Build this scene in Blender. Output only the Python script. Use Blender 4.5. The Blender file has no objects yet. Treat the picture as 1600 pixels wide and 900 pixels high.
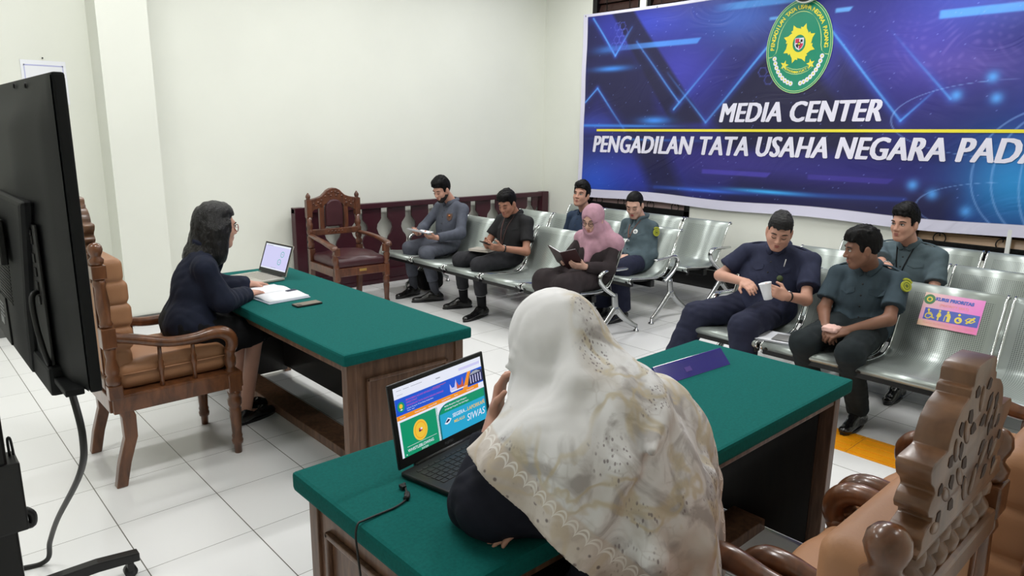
import bpy, bmesh, math, random
import numpy as np
from mathutils import Vector, Matrix, Quaternion
random.seed(7)
SC = bpy.context.scene
COL = SC.collection
PI = math.pi

# ---------------------------------------------------------------- objects
def link(o, parent=None):
    COL.objects.link(o)
    if parent is not None:
        o.parent = parent
    return o

def tag(o, label=None, cat=None, group=None, kind=None):
    if label: o['label'] = label
    if cat: o['category'] = cat
    if group: o['group'] = group
    if kind: o['kind'] = kind
    return o

def thing(name, label, cat, loc=(0, 0, 0), rz=0.0, group=None):
    o = bpy.data.objects.new(name, None)
    o.empty_display_size = 0.1
    o.location = loc
    o.rotation_euler = (0, 0, rz)
    link(o)
    return tag(o, label, cat, group)

def copy_tree(o, parent=None):
    c = o.copy()
    COL.objects.link(c)
    if parent is not None:
        c.parent = parent
    for ch in list(o.children):
        copy_tree(ch, c)
    return c

def nv(v):
    v = np.array(v, float)
    return v / (np.linalg.norm(v) + 1e-12)

class MB:
    """collects shapes into one mesh"""
    def __init__(s):
        s.v = []; s.f = []; s.sm = []
    def add(s, vs, fs, smooth=True):
        n = len(s.v)
        s.v += [tuple(float(c) for c in v) for v in vs]
        s.f += [tuple(i + n for i in f) for f in fs]
        s.sm += [smooth] * len(fs)
        return s
    def box(s, c, h, R=None, bev=0.0):
        """box by centre and half sizes, edges bevelled"""
        bm = bmesh.new()
        bmesh.ops.create_cube(bm, size=2.0)
        for v in bm.verts:
            v.co = Vector((v.co.x * h[0], v.co.y * h[1], v.co.z * h[2]))
        if bev > 0:
            bmesh.ops.bevel(bm, geom=list(bm.edges), offset=min(bev, .49 * 2 * min(h)), segments=2, profile=.6, affect='EDGES')
        M = np.eye(3) if R is None else np.array(R, float)
        vs = [M @ np.array(v.co) + np.array(c, float) for v in bm.verts]
        fs = [[v.index for v in f.verts] for f in bm.faces]
        bm.verts.index_update()
        bm.free()
        return s.add(vs, fs, False)
    def bx(s, x0, x1, y0, y1, z0, z1, bev=0.0):
        return s.box(((x0 + x1) / 2, (y0 + y1) / 2, (z0 + z1) / 2), (abs(x1 - x0) / 2, abs(y1 - y0) / 2, abs(z1 - z0) / 2), None, bev)
    def lathe(s, prof, a=(0, 0, 0), b=(0, 0, 1), n=16):
        """profile [(t, r)] turned about the axis a->b (t in metres from a)"""
        a = np.array(a, float); d = nv(np.array(b, float) - a)
        u = nv(np.cross(d, (0, 1, 0) if abs(d[1]) < .9 else (1, 0, 0))); w = np.cross(d, u)
        vs, fs = [], []
        for t, r in prof:
            for k in range(n):
                an = 2 * PI * k / n
                vs.append(a + d * t + (u * math.cos(an) + w * math.sin(an)) * max(r, 1e-5))
        m = len(prof)
        for i in range(m - 1):
            for k in range(n):
                fs.append((i * n + k, i * n + (k + 1) % n, (i + 1) * n + (k + 1) % n, (i + 1) * n + k))
        fs.append(tuple(range(n))[::-1]); fs.append(tuple((m - 1) * n + k for k in range(n)))
        return s.add(vs, fs)
    def cyl(s, a, b, r, n=14, r2=None):
        L = float(np.linalg.norm(np.array(b, float) - np.array(a, float)))
        return s.lathe([(0, r), (L, r if r2 is None else r2)], a, b, n)
    def tube(s, pts, r, n=8, closed=False, flat=None, sub=4):
        """swept tube along a smoothed path; r number or list; flat=(sx,sy) squashes the section"""
        P = [np.array(p, float) for p in pts]
        rs = list(r) if isinstance(r, (list, tuple)) else [r] * len(P)
        Q, Rr = [], []
        m = len(P)
        segs = m if closed else m - 1
        for i in range(segs):
            if closed:
                p0, p1, p2, p3 = P[(i - 1) % m], P[i], P[(i + 1) % m], P[(i + 2) % m]
                r1, r2 = rs[i], rs[(i + 1) % m]
            else:
                p0, p1, p2, p3 = P[max(i - 1, 0)], P[i], P[i + 1], P[min(i + 2, m - 1)]
                r1, r2 = rs[i], rs[i + 1]
            for k in range(sub):
                t = k / sub
                Q.append(.5 * ((2 * p1) + (-p0 + p2) * t + (2 * p0 - 5 * p1 + 4 * p2 - p3) * t * t + (-p0 + 3 * p1 - 3 * p2 + p3) * t ** 3))
                Rr.append(r1 + (r2 - r1) * t)
        if not closed:
            Q.append(P[-1]); Rr.append(rs[-1])
        N = len(Q)
        vs, fs = [], []
        d0 = nv(Q[1] - Q[0])
        up = np.array((0, 0, 1.)) if abs(d0[2]) < .9 else np.array((1., 0, 0))
        u = nv(np.cross(d0, up))
        for i in range(N):
            if closed:
                d = nv(Q[(i + 1) % N] - Q[i - 1])
            else:
                d = nv(Q[min(i + 1, N - 1)] - Q[max(i - 1, 0)])
            u = nv(u - d * np.dot(u, d)); w = np.cross(d, u)
            sx, sy = flat if flat else (1, 1)
            for k in range(n):
                an = 2 * PI * k / n
                vs.append(Q[i] + (u * math.cos(an) * sx + w * math.sin(an) * sy) * Rr[i])
        for i in range(N if closed else N - 1):
            j = (i + 1) % N
            for k in range(n):
                fs.append((i * n + k, i * n + (k + 1) % n, j * n + (k + 1) % n, j * n + k))
        if not closed:
            fs.append(tuple(range(n))[::-1]); fs.append(tuple((N - 1) * n + k for k in range(n)))
        return s.add(vs, fs)
    def prism(s, poly, O, U, V, W, smooth=False):
        """polygon [(u,v)] in the frame O,U,V, extruded by vector W"""
        O, U, V, W = (np.array(q, float) for q in (O, U, V, W))
        n = len(poly)
        vs = [O + U * p[0] + V * p[1] for p in poly] + [O + U * p[0] + V * p[1] + W for p in poly]
        fs = [tuple(range(n))[::-1], tuple(range(n, 2 * n))] + [(i, (i + 1) % n, n + (i + 1) % n, n + i) for i in range(n)]
        return s.add(vs, fs, smooth)
    def ell(s, c, r, n=14, m=9, R=None):
        M = np.eye(3) if R is None else np.array(R, float)
        vs, fs = [], []
        for i in range(m + 1):
            th = PI * i / m
            for k in range(n):
                ph = 2 * PI * k / n
                vs.append(M @ np.array((r[0] * math.sin(th) * math.cos(ph), r[1] * math.sin(th) * math.sin(ph), r[2] * math.cos(th))) + np.array(c, float))
        for i in range(m):
            for k in range(n):
                fs.append((i * n + k, (i + 1) * n + k, (i + 1) * n + (k + 1) % n, i * n + (k + 1) % n))
        return s.add(vs, fs)
    def sheet(s, fn, nu, nw, smooth=True):
        """grid surface fn(u,w) for u,w in 0..1"""
        vs = [fn(i / nu, j / nw) for i in range(nu + 1) for j in range(nw + 1)]
        fs = [(i * (nw + 1) + j, (i + 1) * (nw + 1) + j, (i + 1) * (nw + 1) + j + 1, i * (nw + 1) + j + 1) for i in range(nu) for j in range(nw)]
        return s.add(vs, fs, smooth)
    def build(s, name, mat, parent=None, bevel=0, solid=0, smooth=None, clean=True):
        me = bpy.data.meshes.new(name)
        me.from_pydata(s.v, [], s.f)
        sm = s.sm if smooth is None else [smooth] * len(s.f)
        me.polygons.foreach_set('use_smooth', sm)
        me.update()
        if clean:
            bm = bmesh.new(); bm.from_mesh(me)
            bmesh.ops.remove_doubles(bm, verts=bm.verts, dist=2e-5)
            bmesh.ops.recalc_face_normals(bm, faces=bm.faces)
            bm.to_mesh(me); bm.free()
        if mat is not None:
            me.materials.append(mat)
        o = bpy.data.objects.new(name, me)
        link(o, parent)
        if solid:
            md = o.modifiers.new('thick', 'SOLIDIFY'); md.thickness = solid; md.offset = 0
        if bevel:
            md = o.modifiers.new('soft', 'BEVEL'); md.width = bevel; md.segments = 2; md.limit_method = 'ANGLE'
        return o

def struct(name, mb, mat, parent=None, **k):
    o = mb.build(name, mat, parent, **k)
    o['kind'] = 'structure'
    return o

# ---------------------------------------------------------------- distance-field modelling
class Field:
    """smoothly blended solid on a voxel grid, turned into one mesh by surface nets"""
    def __init__(s, lo, hi, h):
        s.h = h
        s.lo = np.array(lo, float) - 3 * h
        n = np.ceil((np.array(hi, float) + 3 * h - s.lo) / h).astype(int) + 1
        s.n = n
        s.F = np.full(n, .4, np.float32)
        s.ax = [(s.lo[i] + np.arange(n[i]) * h).astype(np.float32) for i in range(3)]
    def _sl(s, lo, hi):
        a = np.clip(np.floor((np.array(lo) - s.lo) / s.h).astype(int), 0, s.n)
        b = np.clip(np.ceil((np.array(hi) - s.lo) / s.h).astype(int) + 1, 0, s.n)
        return tuple(slice(a[i], b[i]) for i in range(3))
    def _put(s, lo, hi, fn, k, mode):
        m = k + 4 * s.h
        sl = s._sl(np.array(lo) - m, np.array(hi) + m)
        sub = s.F[sl]
        if sub.size == 0: return s
        X = s.ax[0][sl[0]][:, None, None]; Y = s.ax[1][sl[1]][None, :, None]; Z = s.ax[2][sl[2]][None, None, :]
        d = fn(X, Y, Z)
        if mode == 'add':
            if k <= 0: s.F[sl] = np.minimum(sub, d)
            else:
                t = np.clip(.5 + .5 * (sub - d) / k, 0, 1)
                s.F[sl] = sub * (1 - t) + d * t - k * t * (1 - t)
        else:
            d = -d
            if k <= 0: s.F[sl] = np.maximum(sub, d)
            else:
                t = np.clip(.5 - .5 * (sub - d) / k, 0, 1)
                s.F[sl] = sub * (1 - t) + d * t + k * t * (1 - t)
        return s
    def cone(s, a, b, ra, rb=None, k=.02, mode='add', cut_a=False, cut_b=False, sq=None):
        """rounded tapered limb a->b; cut_a/cut_b end it flat; sq=(axis, factor) flattens it"""
        a = np.array(a, float); b = np.array(b, float); rb = ra if rb is None else rb
        ab = b - a; L = np.linalg.norm(ab) + 1e-9; d = ab / L
        R = max(ra, rb)
        def fn(X, Y, Z):
            px, py, pz = X - a[0], Y - a[1], Z - a[2]
            t = px * d[0] + py * d[1] + pz * d[2]
            tc = np.clip(t, 0, L)
            qx, qy, qz = px - tc * d[0], py - tc * d[1], pz - tc * d[2]
            if sq is not None:
                n, fac = nv(sq[0]), sq[1]
                c = (qx * n[0] + qy * n[1] + qz * n[2]) * (fac - 1)
                qx, qy, qz = qx + c * n[0], qy + c * n[1], qz + c * n[2]
            r = np.sqrt(qx * qx + qy * qy + qz * qz) - (ra + (rb - ra) * tc / L)
            if cut_a: r = np.maximum(r, -t)
            if cut_b: r = np.maximum(r, t - L)
            return r
        return s._put(np.minimum(a, b) - R, np.maximum(a, b) + R, fn, k, mode)
    def ell(s, c, r, k=.02, mode='add', R=None):
        """ellipsoid; R rows are its axes"""
        c = np.array(c, float); r = np.array(r, float)
        M = np.eye(3) if R is None else np.array(R, float)
        m = float(max(r))
        def fn(X, Y, Z):
            px, py, pz = X - c[0], Y - c[1], Z - c[2]
            q = [M[i][0] * px + M[i][1] * py + M[i][2] * pz for i in range(3)]
            k0 = np.sqrt(sum((q[i] / r[i]) ** 2 for i in range(3)))
            k1 = np.sqrt(sum((q[i] / r[i] ** 2) ** 2 for i in range(3))) + 1e-6
            return k0 * (k0 - 1) / k1
        return s._put(c - m, c + m, fn, k, mode)
    def box(s, c, hsz, R=None, rnd=.01, k=.01, mode='add'):
        c = np.array(c, float); b = np.array(hsz, float) - rnd
        M = np.eye(3) if R is None else np.array(R, float)
        m = float(np.linalg.norm(hsz))
        def fn(X, Y, Z):
            px, py, pz = X - c[0], Y - c[1], Z - c[2]
            q = [np.abs(M[i][0] * px + M[i][1] * py + M[i][2] * pz) - b[i] for i in range(3)]
            out = np.sqrt(sum(np.maximum(t, 0) ** 2 for t in q))
            return out + np.minimum(np.maximum(np.maximum(q[0], q[1]), q[2]), 0) - rnd
        return s._put(c - m, c + m, fn, k, mode)
    def cut(s, p, n, k=.0):
        """keep the side the normal n points away from"""
        p = np.array(p, float); n = nv(n)
        X = s.ax[0][:, None, None]; Y = s.ax[1][None, :, None]; Z = s.ax[2][None, None, :]
        d = ((X - p[0]) * n[0] + (Y - p[1]) * n[1] + (Z - p[2]) * n[2]).astype(np.float32)
        if k <= 0: s.F = np.maximum(s.F, d)
        else:
            t = np.clip(.5 - .5 * (s.F - d) / k, 0, 1)
            s.F = s.F * (1 - t) + d * t + k * t * (1 - t)
        return s
    def shell(s, t):
        s.F = np.abs(s.F + t / 2) - t / 2
        return s
    def folds(s, amp, f=14., seed=0, dirv=None):
        """cloth wrinkles: warped sine ridges in the band about the surface"""
        band = np.abs(s.F) < (amp * 3 + 3 * s.h)
        i, j, k = np.nonzero(band)
        p = np.stack([s.ax[0][i], s.ax[1][j], s.ax[2][k]], 1).astype(np.float64)
        rs = np.random.RandomState(seed)
        w = np.zeros(len(p))
        for q in range(4):
            a = rs.normal(size=3)
            a = nv(a); b = nv(rs.normal(size=3)); c = nv(rs.normal(size=3))
            ff = f * (1 + .55 * q)
            el = nv(rs.normal(size=3)) if dirv is None else nv(np.array(dirv, float) + .35 * rs.normal(size=3))
            pp = p - .72 * (p @ el)[:, None] * el
            if abs(a @ el) > .7: a = nv(np.cross(el, b))
            ph = pp @ a * ff * 2 + 1.6 * np.sin(pp @ b * ff * .9 + rs.rand() * 6) + 1.1 * np.sin(pp @ c * ff * .6 + rs.rand() * 6)
            g = np.sin(ph + rs.rand() * 6)
            w += (1 - 2 * np.abs(g)) * .5 * (.9 ** q)
        s.F[i, j, k] += (amp * w * .6).astype(np.float32)
        return s
    def mesh(s, name, mat, parent=None, smooth_it=1):
        F = s.F; n = F.shape
        ins = F < 0
        cnt = np.zeros((n[0] - 1, n[1] - 1, n[2] - 1), np.uint8)
        for a in (0, 1):
            for b in (0, 1):
                for c in (0, 1):
                    cnt += ins[a:n[0] - 1 + a, b:n[1] - 1 + b, c:n[2] - 1 + c]
        I, J, K = np.nonzero((cnt > 0) & (cnt < 8))
        idx = np.full(cnt.shape, -1, np.int32)
        idx[I, J, K] = np.arange(len(I))
        cor = [(a, b, c) for a in (0, 1) for b in (0, 1) for c in (0, 1)]
        val = {q: F[I + q[0], J + q[1], K + q[2]].astype(np.float64) for q in cor}
        acc = np.zeros((len(I), 3)); num = np.zeros(len(I))
        for q in cor:
            for axx in range(3):
                if q[axx] == 0:
                    q2 = tuple(1 if t == axx else q[t] for t in range(3))
                    v0, v1 = val[q], val[q2]
                    m = (v0 < 0) != (v1 < 0)
                    t = np.where(m, v0 / np.where(m, v0 - v1, 1), 0)
                    pt = np.empty((len(I), 3)); pt[:] = q
                    pt[:, axx] = t
                    acc += pt * m[:, None]; num += m
        P = s.lo + (np.stack([I, J, K], 1) + acc / num[:, None]) * s.h
        quads = []
        for axx in range(3):
            a1, a2 = (axx + 1) % 3, (axx + 2) % 3
            sl0 = [slice(1, -1)] * 3; sl1 = [slice(1, -1)] * 3
            sl0[axx] = slice(0, n[axx] - 1); sl1[axx] = slice(1, n[axx])
            A = ins[tuple(sl0)]; B = ins[tuple(sl1)]
            e = np.nonzero(A != B)
            base = np.stack(e, 1)
            for t in range(3):
                if t != axx: base[:, t] += 1
            flip = A[e]
            def cell(o1, o2):
                c = base.copy(); c[:, a1] -= o1; c[:, a2] -= o2
                return idx[c[:, 0], c[:, 1], c[:, 2]]
            q = np.stack([cell(1, 1), cell(0, 1), cell(0, 0), cell(1, 0)], 1)
            q[~flip] = q[~flip][:, ::-1]
            quads.append(q)
        Q = np.concatenate(quads)
        Q = Q[(Q >= 0).all(1)]
        for _ in range(smooth_it):
            S = np.zeros_like(P); C = np.zeros(len(P))
            for a in range(4):
                b = (a + 1) % 4
                np.add.at(S, Q[:, a], P[Q[:, b]]); np.add.at(C, Q[:, a], 1)
                np.add.at(S, Q[:, b], P[Q[:, a]]); np.add.at(C, Q[:, b], 1)
            P = .5 * P + .5 * S / np.maximum(C, 1)[:, None]
        me = bpy.data.meshes.new(name)
        me.vertices.add(len(P)); me.vertices.foreach_set('co', P.astype(np.float32).ravel())
        me.loops.add(len(Q) * 4); me.loops.foreach_set('vertex_index', Q.astype(np.int32).ravel())
        me.polygons.add(len(Q)); me.polygons.foreach_set('loop_start', np.arange(0, len(Q) * 4, 4, dtype=np.int32))
        try: me.polygons.foreach_set('loop_total', np.full(len(Q), 4, np.int32))
        except Exception: pass
        me.polygons.foreach_set('use_smooth', np.ones(len(Q), bool))
        me.update(calc_edges=True); me.validate()
        if mat is not None: me.materials.append(mat)
        o = bpy.data.objects.new(name, me)
        link(o, parent)
        if parent is not None:
            # the field is in room coordinates
            o.matrix_parent_inverse = (Matrix.Translation(parent.location) @ parent.rotation_euler.to_matrix().to_4x4()).inverted()
        return o

# ---------------------------------------------------------------- lettering
def text_mesh(body, size=1.0, bold=0.0, shear=0.0, align='CENTER', space=1.0):
    cu = bpy.data.curves.new('lettering', 'FONT')
    cu.body = body; cu.size = size; cu.offset = bold; cu.shear = shear
    cu.align_x = align; cu.space_character = space; cu.resolution_u = 3
    o = bpy.data.objects.new('lettering', cu)
    COL.objects.link(o)
    dg = bpy.context.evaluated_depsgraph_get(); dg.update()
    me = bpy.data.meshes.new_from_object(o.evaluated_get(dg))
    vs = [np.array(v.co) for v in me.vertices]; fs = [tuple(p.vertices) for p in me.polygons]
    bpy.data.objects.remove(o); bpy.data.curves.remove(cu); bpy.data.meshes.remove(me)
    return vs, fs
# ---------------------------------------------------------------- materials
def s2l(c):
    return tuple((x / 12.92 if x <= .04045 else ((x + .055) / 1.055) ** 2.4) for x in c)

def rgb(r, g, b):
    return s2l((r / 255, g / 255, b / 255)) + (1.0,)

def mat(name, col, rough=.5, metal=0.0, spec=.5, bump=0.0, bscale=60., var=0.0, vscale=8., coat=0.0, emit=None, estr=0.0, stretch=None, sheen=0.0, dist=.002):
    m = bpy.data.materials.new(name); m.use_nodes = True
    nt = m.node_tree; N = nt.nodes; L = nt.links
    b = N['Principled BSDF']
    b.inputs['Base Color'].default_value = col
    b.inputs['Roughness'].default_value = rough
    b.inputs['Metallic'].default_value = metal
    b.inputs['Specular IOR Level'].default_value = spec
    if coat: b.inputs['Coat Weight'].default_value = coat; b.inputs['Coat Roughness'].default_value = .12
    if sheen: b.inputs['Sheen Weight'].default_value = sheen
    tc = N.new('ShaderNodeTexCoord'); mp = N.new('ShaderNodeMapping')
    L.new(tc.outputs['Object'], mp.inputs['Vector'])
    if stretch: mp.inputs['Scale'].default_value = stretch
    if var:
        nz = N.new('ShaderNodeTexNoise'); nz.inputs['Scale'].default_value = vscale; nz.inputs['Detail'].default_value = 5
        L.new(mp.outputs[0], nz.inputs['Vector'])
        rp = N.new('ShaderNodeValToRGB')
        rp.color_ramp.elements[0].position = .3; rp.color_ramp.elements[1].position = .7
        rp.color_ramp.elements[0].color = tuple(c * (1 - var) for c in col[:3]) + (1,)
        rp.color_ramp.elements[1].color = tuple(min(1, c * (1 + var)) for c in col[:3]) + (1,)
        L.new(nz.outputs['Fac'], rp.inputs['Fac']); L.new(rp.outputs['Color'], b.inputs['Base Color'])
    if bump:
        nb = N.new('ShaderNodeTexNoise'); nb.inputs['Scale'].default_value = bscale; nb.inputs['Detail'].default_value = 4
        L.new(mp.outputs[0], nb.inputs['Vector'])
        bp = N.new('ShaderNodeBump'); bp.inputs['Strength'].default_value = bump; bp.inputs['Distance'].default_value = dist
        L.new(nb.outputs['Fac'], bp.inputs['Height']); L.new(bp.outputs['Normal'], b.inputs['Normal'])
    if emit:
        b.inputs['Emission Color'].default_value = emit; b.inputs['Emission Strength'].default_value = estr
    return m

def wood(name, c1, c2, rough=.32, scale=(14, 2.2, 14), coat=.15):
    m = mat(name, c1, rough, coat=coat)
    nt = m.node_tree; N = nt.nodes; L = nt.links; b = N['Principled BSDF']
    tc = N.new('ShaderNodeTexCoord'); mp = N.new('ShaderNodeMapping'); mp.inputs['Scale'].default_value = scale
    n1 = N.new('ShaderNodeTexNoise'); n1.inputs['Scale'].default_value = 2.2; n1.inputs['Detail'].default_value = 7; n1.inputs['Distortion'].default_value = .8
    rp = N.new('ShaderNodeValToRGB'); rp.color_ramp.elements[0].position = .32; rp.color_ramp.elements[1].position = .68
    rp.color_ramp.elements[0].color = c1; rp.color_ramp.elements[1].color = c2
    L.new(tc.outputs['Object'], mp.inputs['Vector']); L.new(mp.outputs[0], n1.inputs['Vector'])
    L.new(n1.outputs['Fac'], rp.inputs['Fac']); L.new(rp.outputs['Color'], b.inputs['Base Color'])
    return m

def floor_mat():
    m = mat('glossy_floor_tile', rgb(206, 206, 202), .14, spec=.5)
    nt = m.node_tree; N = nt.nodes; L = nt.links; b = N['Principled BSDF']
    tc = N.new('ShaderNodeTexCoord'); sp = N.new('ShaderNodeSeparateXYZ'); L.new(tc.outputs['Object'], sp.inputs[0])
    def joint(sock, width):
        d = N.new('ShaderNodeMath'); d.operation = 'DIVIDE'; d.inputs[1].default_value = .44; L.new(sock, d.inputs[0])
        f = N.new('ShaderNodeMath'); f.operation = 'FRACT'; L.new(d.outputs[0], f.inputs[0])
        s = N.new('ShaderNodeMath'); s.operation = 'SUBTRACT'; s.inputs[1].default_value = .5; L.new(f.outputs[0], s.inputs[0])
        a = N.new('ShaderNodeMath'); a.operation = 'ABSOLUTE'; L.new(s.outputs[0], a.inputs[0])
        g = N.new('ShaderNodeMath'); g.operation = 'GREATER_THAN'; g.inputs[1].default_value = .5 - width; L.new(a.outputs[0], g.inputs[0])
        fl = N.new('ShaderNodeMath'); fl.operation = 'FLOOR'; L.new(d.outputs[0], fl.inputs[0])
        return g, fl
    gx, fx = joint(sp.outputs['X'], .0052); gy, fy = joint(sp.outputs['Y'], .0032)
    mx = N.new('ShaderNodeMath'); mx.operation = 'MAXIMUM'; L.new(gx.outputs[0], mx.inputs[0]); L.new(gy.outputs[0], mx.inputs[1])
    cb = N.new('ShaderNodeCombineXYZ'); L.new(fx.outputs[0], cb.inputs[0]); L.new(fy.outputs[0], cb.inputs[1])
    wn = N.new('ShaderNodeTexWhiteNoise'); L.new(cb.outputs[0], wn.inputs['Vector'])
    rp = N.new('ShaderNodeValToRGB')
    rp.color_ramp.elements[0].color = rgb(234, 234, 234); rp.color_ramp.elements[1].color = rgb(240, 240, 240)
    L.new(wn.outputs['Value'], rp.inputs['Fac'])
    mix = N.new('ShaderNodeMix'); mix.data_type = 'RGBA'
    L.new(mx.outputs[0], mix.inputs['Factor']); L.new(rp.outputs['Color'], mix.inputs[6]); mix.inputs[7].default_value = rgb(112, 110, 104)
    L.new(mix.outputs[2], b.inputs['Base Color'])
    return m

def perforated():
    m = mat('perforated_steel', rgb(170, 177, 173), .36, .55)
    nt = m.node_tree; N = nt.nodes; L = nt.links; b = N['Principled BSDF']
    tc = N.new('ShaderNodeTexCoord'); sp = N.new('ShaderNodeSeparateXYZ'); L.new(tc.outputs['UV'], sp.inputs[0])
    # round punched holes on a grid of the sheet's own length and width
    acc = []
    for s in ('X', 'Y'):
        q = N.new('ShaderNodeMath'); q.operation = 'MULTIPLY'; q.inputs[1].default_value = 1 / .011; L.new(sp.outputs[s], q.inputs[0])
        f = N.new('ShaderNodeMath'); f.operation = 'FRACT'; L.new(q.outputs[0], f.inputs[0])
        u = N.new('ShaderNodeMath'); u.operation = 'SUBTRACT'; u.inputs[1].default_value = .5; L.new(f.outputs[0], u.inputs[0])
        p = N.new('ShaderNodeMath'); p.operation = 'POWER'; p.inputs[1].default_value = 2; L.new(u.outputs[0], p.inputs[0])
        acc.append(p)
    ad = N.new('ShaderNodeMath'); ad.operation = 'ADD'; L.new(acc[0].outputs[0], ad.inputs[0]); L.new(acc[1].outputs[0], ad.inputs[1])
    ls = N.new('ShaderNodeMath'); ls.operation = 'LESS_THAN'; ls.inputs[1].default_value = .075; L.new(ad.outputs[0], ls.inputs[0])
    # holes only inside the punched field, and not along the plain rims
    def rng(sock, a, c):
        g = N.new('ShaderNodeMath'); g.operation = 'GREATER_THAN'; g.inputs[1].default_value = a; L.new(sock, g.inputs[0])
        h = N.new('ShaderNodeMath'); h.operation = 'LESS_THAN'; h.inputs[1].default_value = c; L.new(sock, h.inputs[0])
        t = N.new('ShaderNodeMath'); t.operation = 'MULTIPLY'; L.new(g.outputs[0], t.inputs[0]); L.new(h.outputs[0], t.inputs[1]); return t
    rx = rng(sp.outputs['X'], .05, .48); ry = rng(sp.outputs['Y'], .12, .98)
    t1 = N.new('ShaderNodeMath'); t1.operation = 'MULTIPLY'; L.new(rx.outputs[0], t1.inputs[0]); L.new(ry.outputs[0], t1.inputs[1])
    t2 = N.new('ShaderNodeMath'); t2.operation = 'MULTIPLY'; L.new(t1.outputs[0], t2.inputs[0]); L.new(ls.outputs[0], t2.inputs[1])
    mix = N.new('ShaderNodeMix'); mix.data_type = 'RGBA'; L.new(t2.outputs[0], mix.inputs['Factor'])
    mix.inputs[6].default_value = rgb(172, 180, 176); mix.inputs[7].default_value = rgb(96, 102, 100)
    L.new(mix.outputs[2], b.inputs['Base Color'])
    return m

def vcol(name, attr='paint', rough=.4, emit=0.0, spec=.5, coat=0):
    m = mat(name, (1, 1, 1, 1), rough, spec=spec, coat=coat)
    nt = m.node_tree; N = nt.nodes; L = nt.links; b = N['Principled BSDF']
    a = N.new('ShaderNodeAttribute'); a.attribute_name = attr
    if emit:
        b.inputs['Base Color'].default_value = (.01, .01, .01, 1)
        L.new(a.outputs['Color'], b.inputs['Emission Color']); b.inputs['Emission Strength'].default_value = emit
    else:
        L.new(a.outputs['Color'], b.inputs['Base Color'])
    return m

def fabric(name, col, bump=.25, rough=.85, var=.12):
    return mat(name, col, rough, spec=.25, bump=bump, bscale=420, var=var, vscale=18, dist=.0008)

M = {}
M['wall'] = mat('wall_paint', rgb(229, 231, 222), .75, spec=.3, bump=.06, bscale=30, var=.02, vscale=1.5)
M['ceil'] = mat('ceiling_paint', rgb(238, 238, 232), .8)
M['floor'] = floor_mat()
M['base_grey'] = mat('skirting_grey', rgb(92, 93, 90), .5)
M['black_gloss'] = mat('black_glossy_tile', rgb(13, 12, 13), .25)
M['felt'] = mat('green_felt', rgb(12, 94, 90), .9, spec=.15, bump=.35, bscale=500, var=.12, vscale=110)
M['desk'] = wood('desk_wood', rgb(88, 60, 44), rgb(126, 92, 70), .42, (16, 16, 2.0))
M['desk_shade'] = wood('desk_wood_shade', rgb(19, 15, 14), rgb(30, 23, 20), .5, (16, 16, 2.))  # desk wood with the under-desk shade put into its colour
M['carved'] = wood('carved_teak', rgb(78, 46, 27), rgb(122, 76, 46), .28, (9, 9, 3), .35)
M['carved_pale'] = wood('carved_teak_pale', rgb(84, 56, 38), rgb(122, 86, 60), .36, (7, 7, 3), .15)
M['carved_red'] = wood('carved_mahogany', rgb(70, 38, 24), rgb(106, 60, 36), .34, (9, 9, 3), .35)
M['tan'] = mat('tan_leather', rgb(166, 120, 86), .5, spec=.4, bump=.2, bscale=160, var=.08, vscale=5)
M['maroon_leather'] = mat('maroon_leather', rgb(64, 29, 35), .36, spec=.5, bump=.2, bscale=120, var=.15, vscale=6)
M['maroon'] = mat('maroon_lacquer', rgb(60, 22, 32), .32, spec=.5, var=.1, vscale=5)
M['steel'] = perforated()
M['chrome'] = mat('chrome', rgb(205, 207, 207), .12, 1.0)
M['alu'] = mat('cast_aluminium', rgb(178, 180, 180), .26, .95)
M['black_plastic'] = mat('black_plastic', rgb(18, 18, 20), .42, bump=.05, bscale=300)
M['black_metal'] = mat('black_metal', rgb(14, 14, 15), .35, .2)
M['tv'] = mat('television_casing', rgb(17, 19, 21), .55, spec=.25, bump=.06, bscale=500, var=.08, vscale=6)
M['tv_dark'] = mat('television_recess', rgb(9, 9, 10), .6)
M['white_paper'] = mat('white_paper', rgb(236, 238, 244), .7)
M['cable'] = mat('black_rubber', rgb(12, 12, 12), .5)
M['white_plastic'] = mat('white_plastic', rgb(230, 232, 230), .4)
M['skin'] = mat('skin_light_brown', rgb(200, 152, 132), .5, spec=.4, var=.05, vscale=14)
M['skin_tan'] = mat('skin_tan', rgb(168, 120, 99), .5, spec=.4, var=.05, vscale=14)
M['skin_deep'] = mat('skin_brown', rgb(130, 92, 74), .5, spec=.4, var=.05, vscale=14)
M['skin_pale'] = mat('skin_fair', rgb(206, 164, 146), .5, spec=.4, var=.05, vscale=14)
M['hair'] = mat('black_hair', rgb(11, 10, 11), .55, spec=.16, bump=.5, bscale=120, dist=.003)
M['hair_long'] = mat('long_black_hair', rgb(15, 13, 14), .38, spec=.38, bump=.9, bscale=9, stretch=(26, 26, 1.6), dist=.006)
M['hair_grey'] = mat('greying_hair', rgb(33, 32, 33), .6, spec=.25, bump=.7, bscale=110, var=.5, vscale=120, dist=.003)
M['lips'] = mat('lips', rgb(160, 92, 84), .45)
M['lips_red'] = mat('lips_red', rgb(176, 70, 70), .4)
M['eye'] = mat('eye_white', rgb(225, 220, 214), .25)
M['iris'] = mat('eye_iris', rgb(28, 18, 14), .2)
M['brow'] = mat('eyebrow_hair', rgb(30, 23, 21), .7)
M['navy_blazer'] = fabric('navy_blazer', rgb(26, 31, 48))
M['black_cloth'] = fabric('black_cloth', rgb(17, 17, 20))
M['black_shirt'] = fabric('black_shirt', rgb(36, 36, 38))
M['charcoal'] = fabric('charcoal_trousers', rgb(44, 44, 48))
M['grey_shirt'] = fabric('grey_shirt', rgb(84, 88, 100))
M['grey_trousers'] = fabric('grey_trousers', rgb(88, 91, 102))
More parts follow.
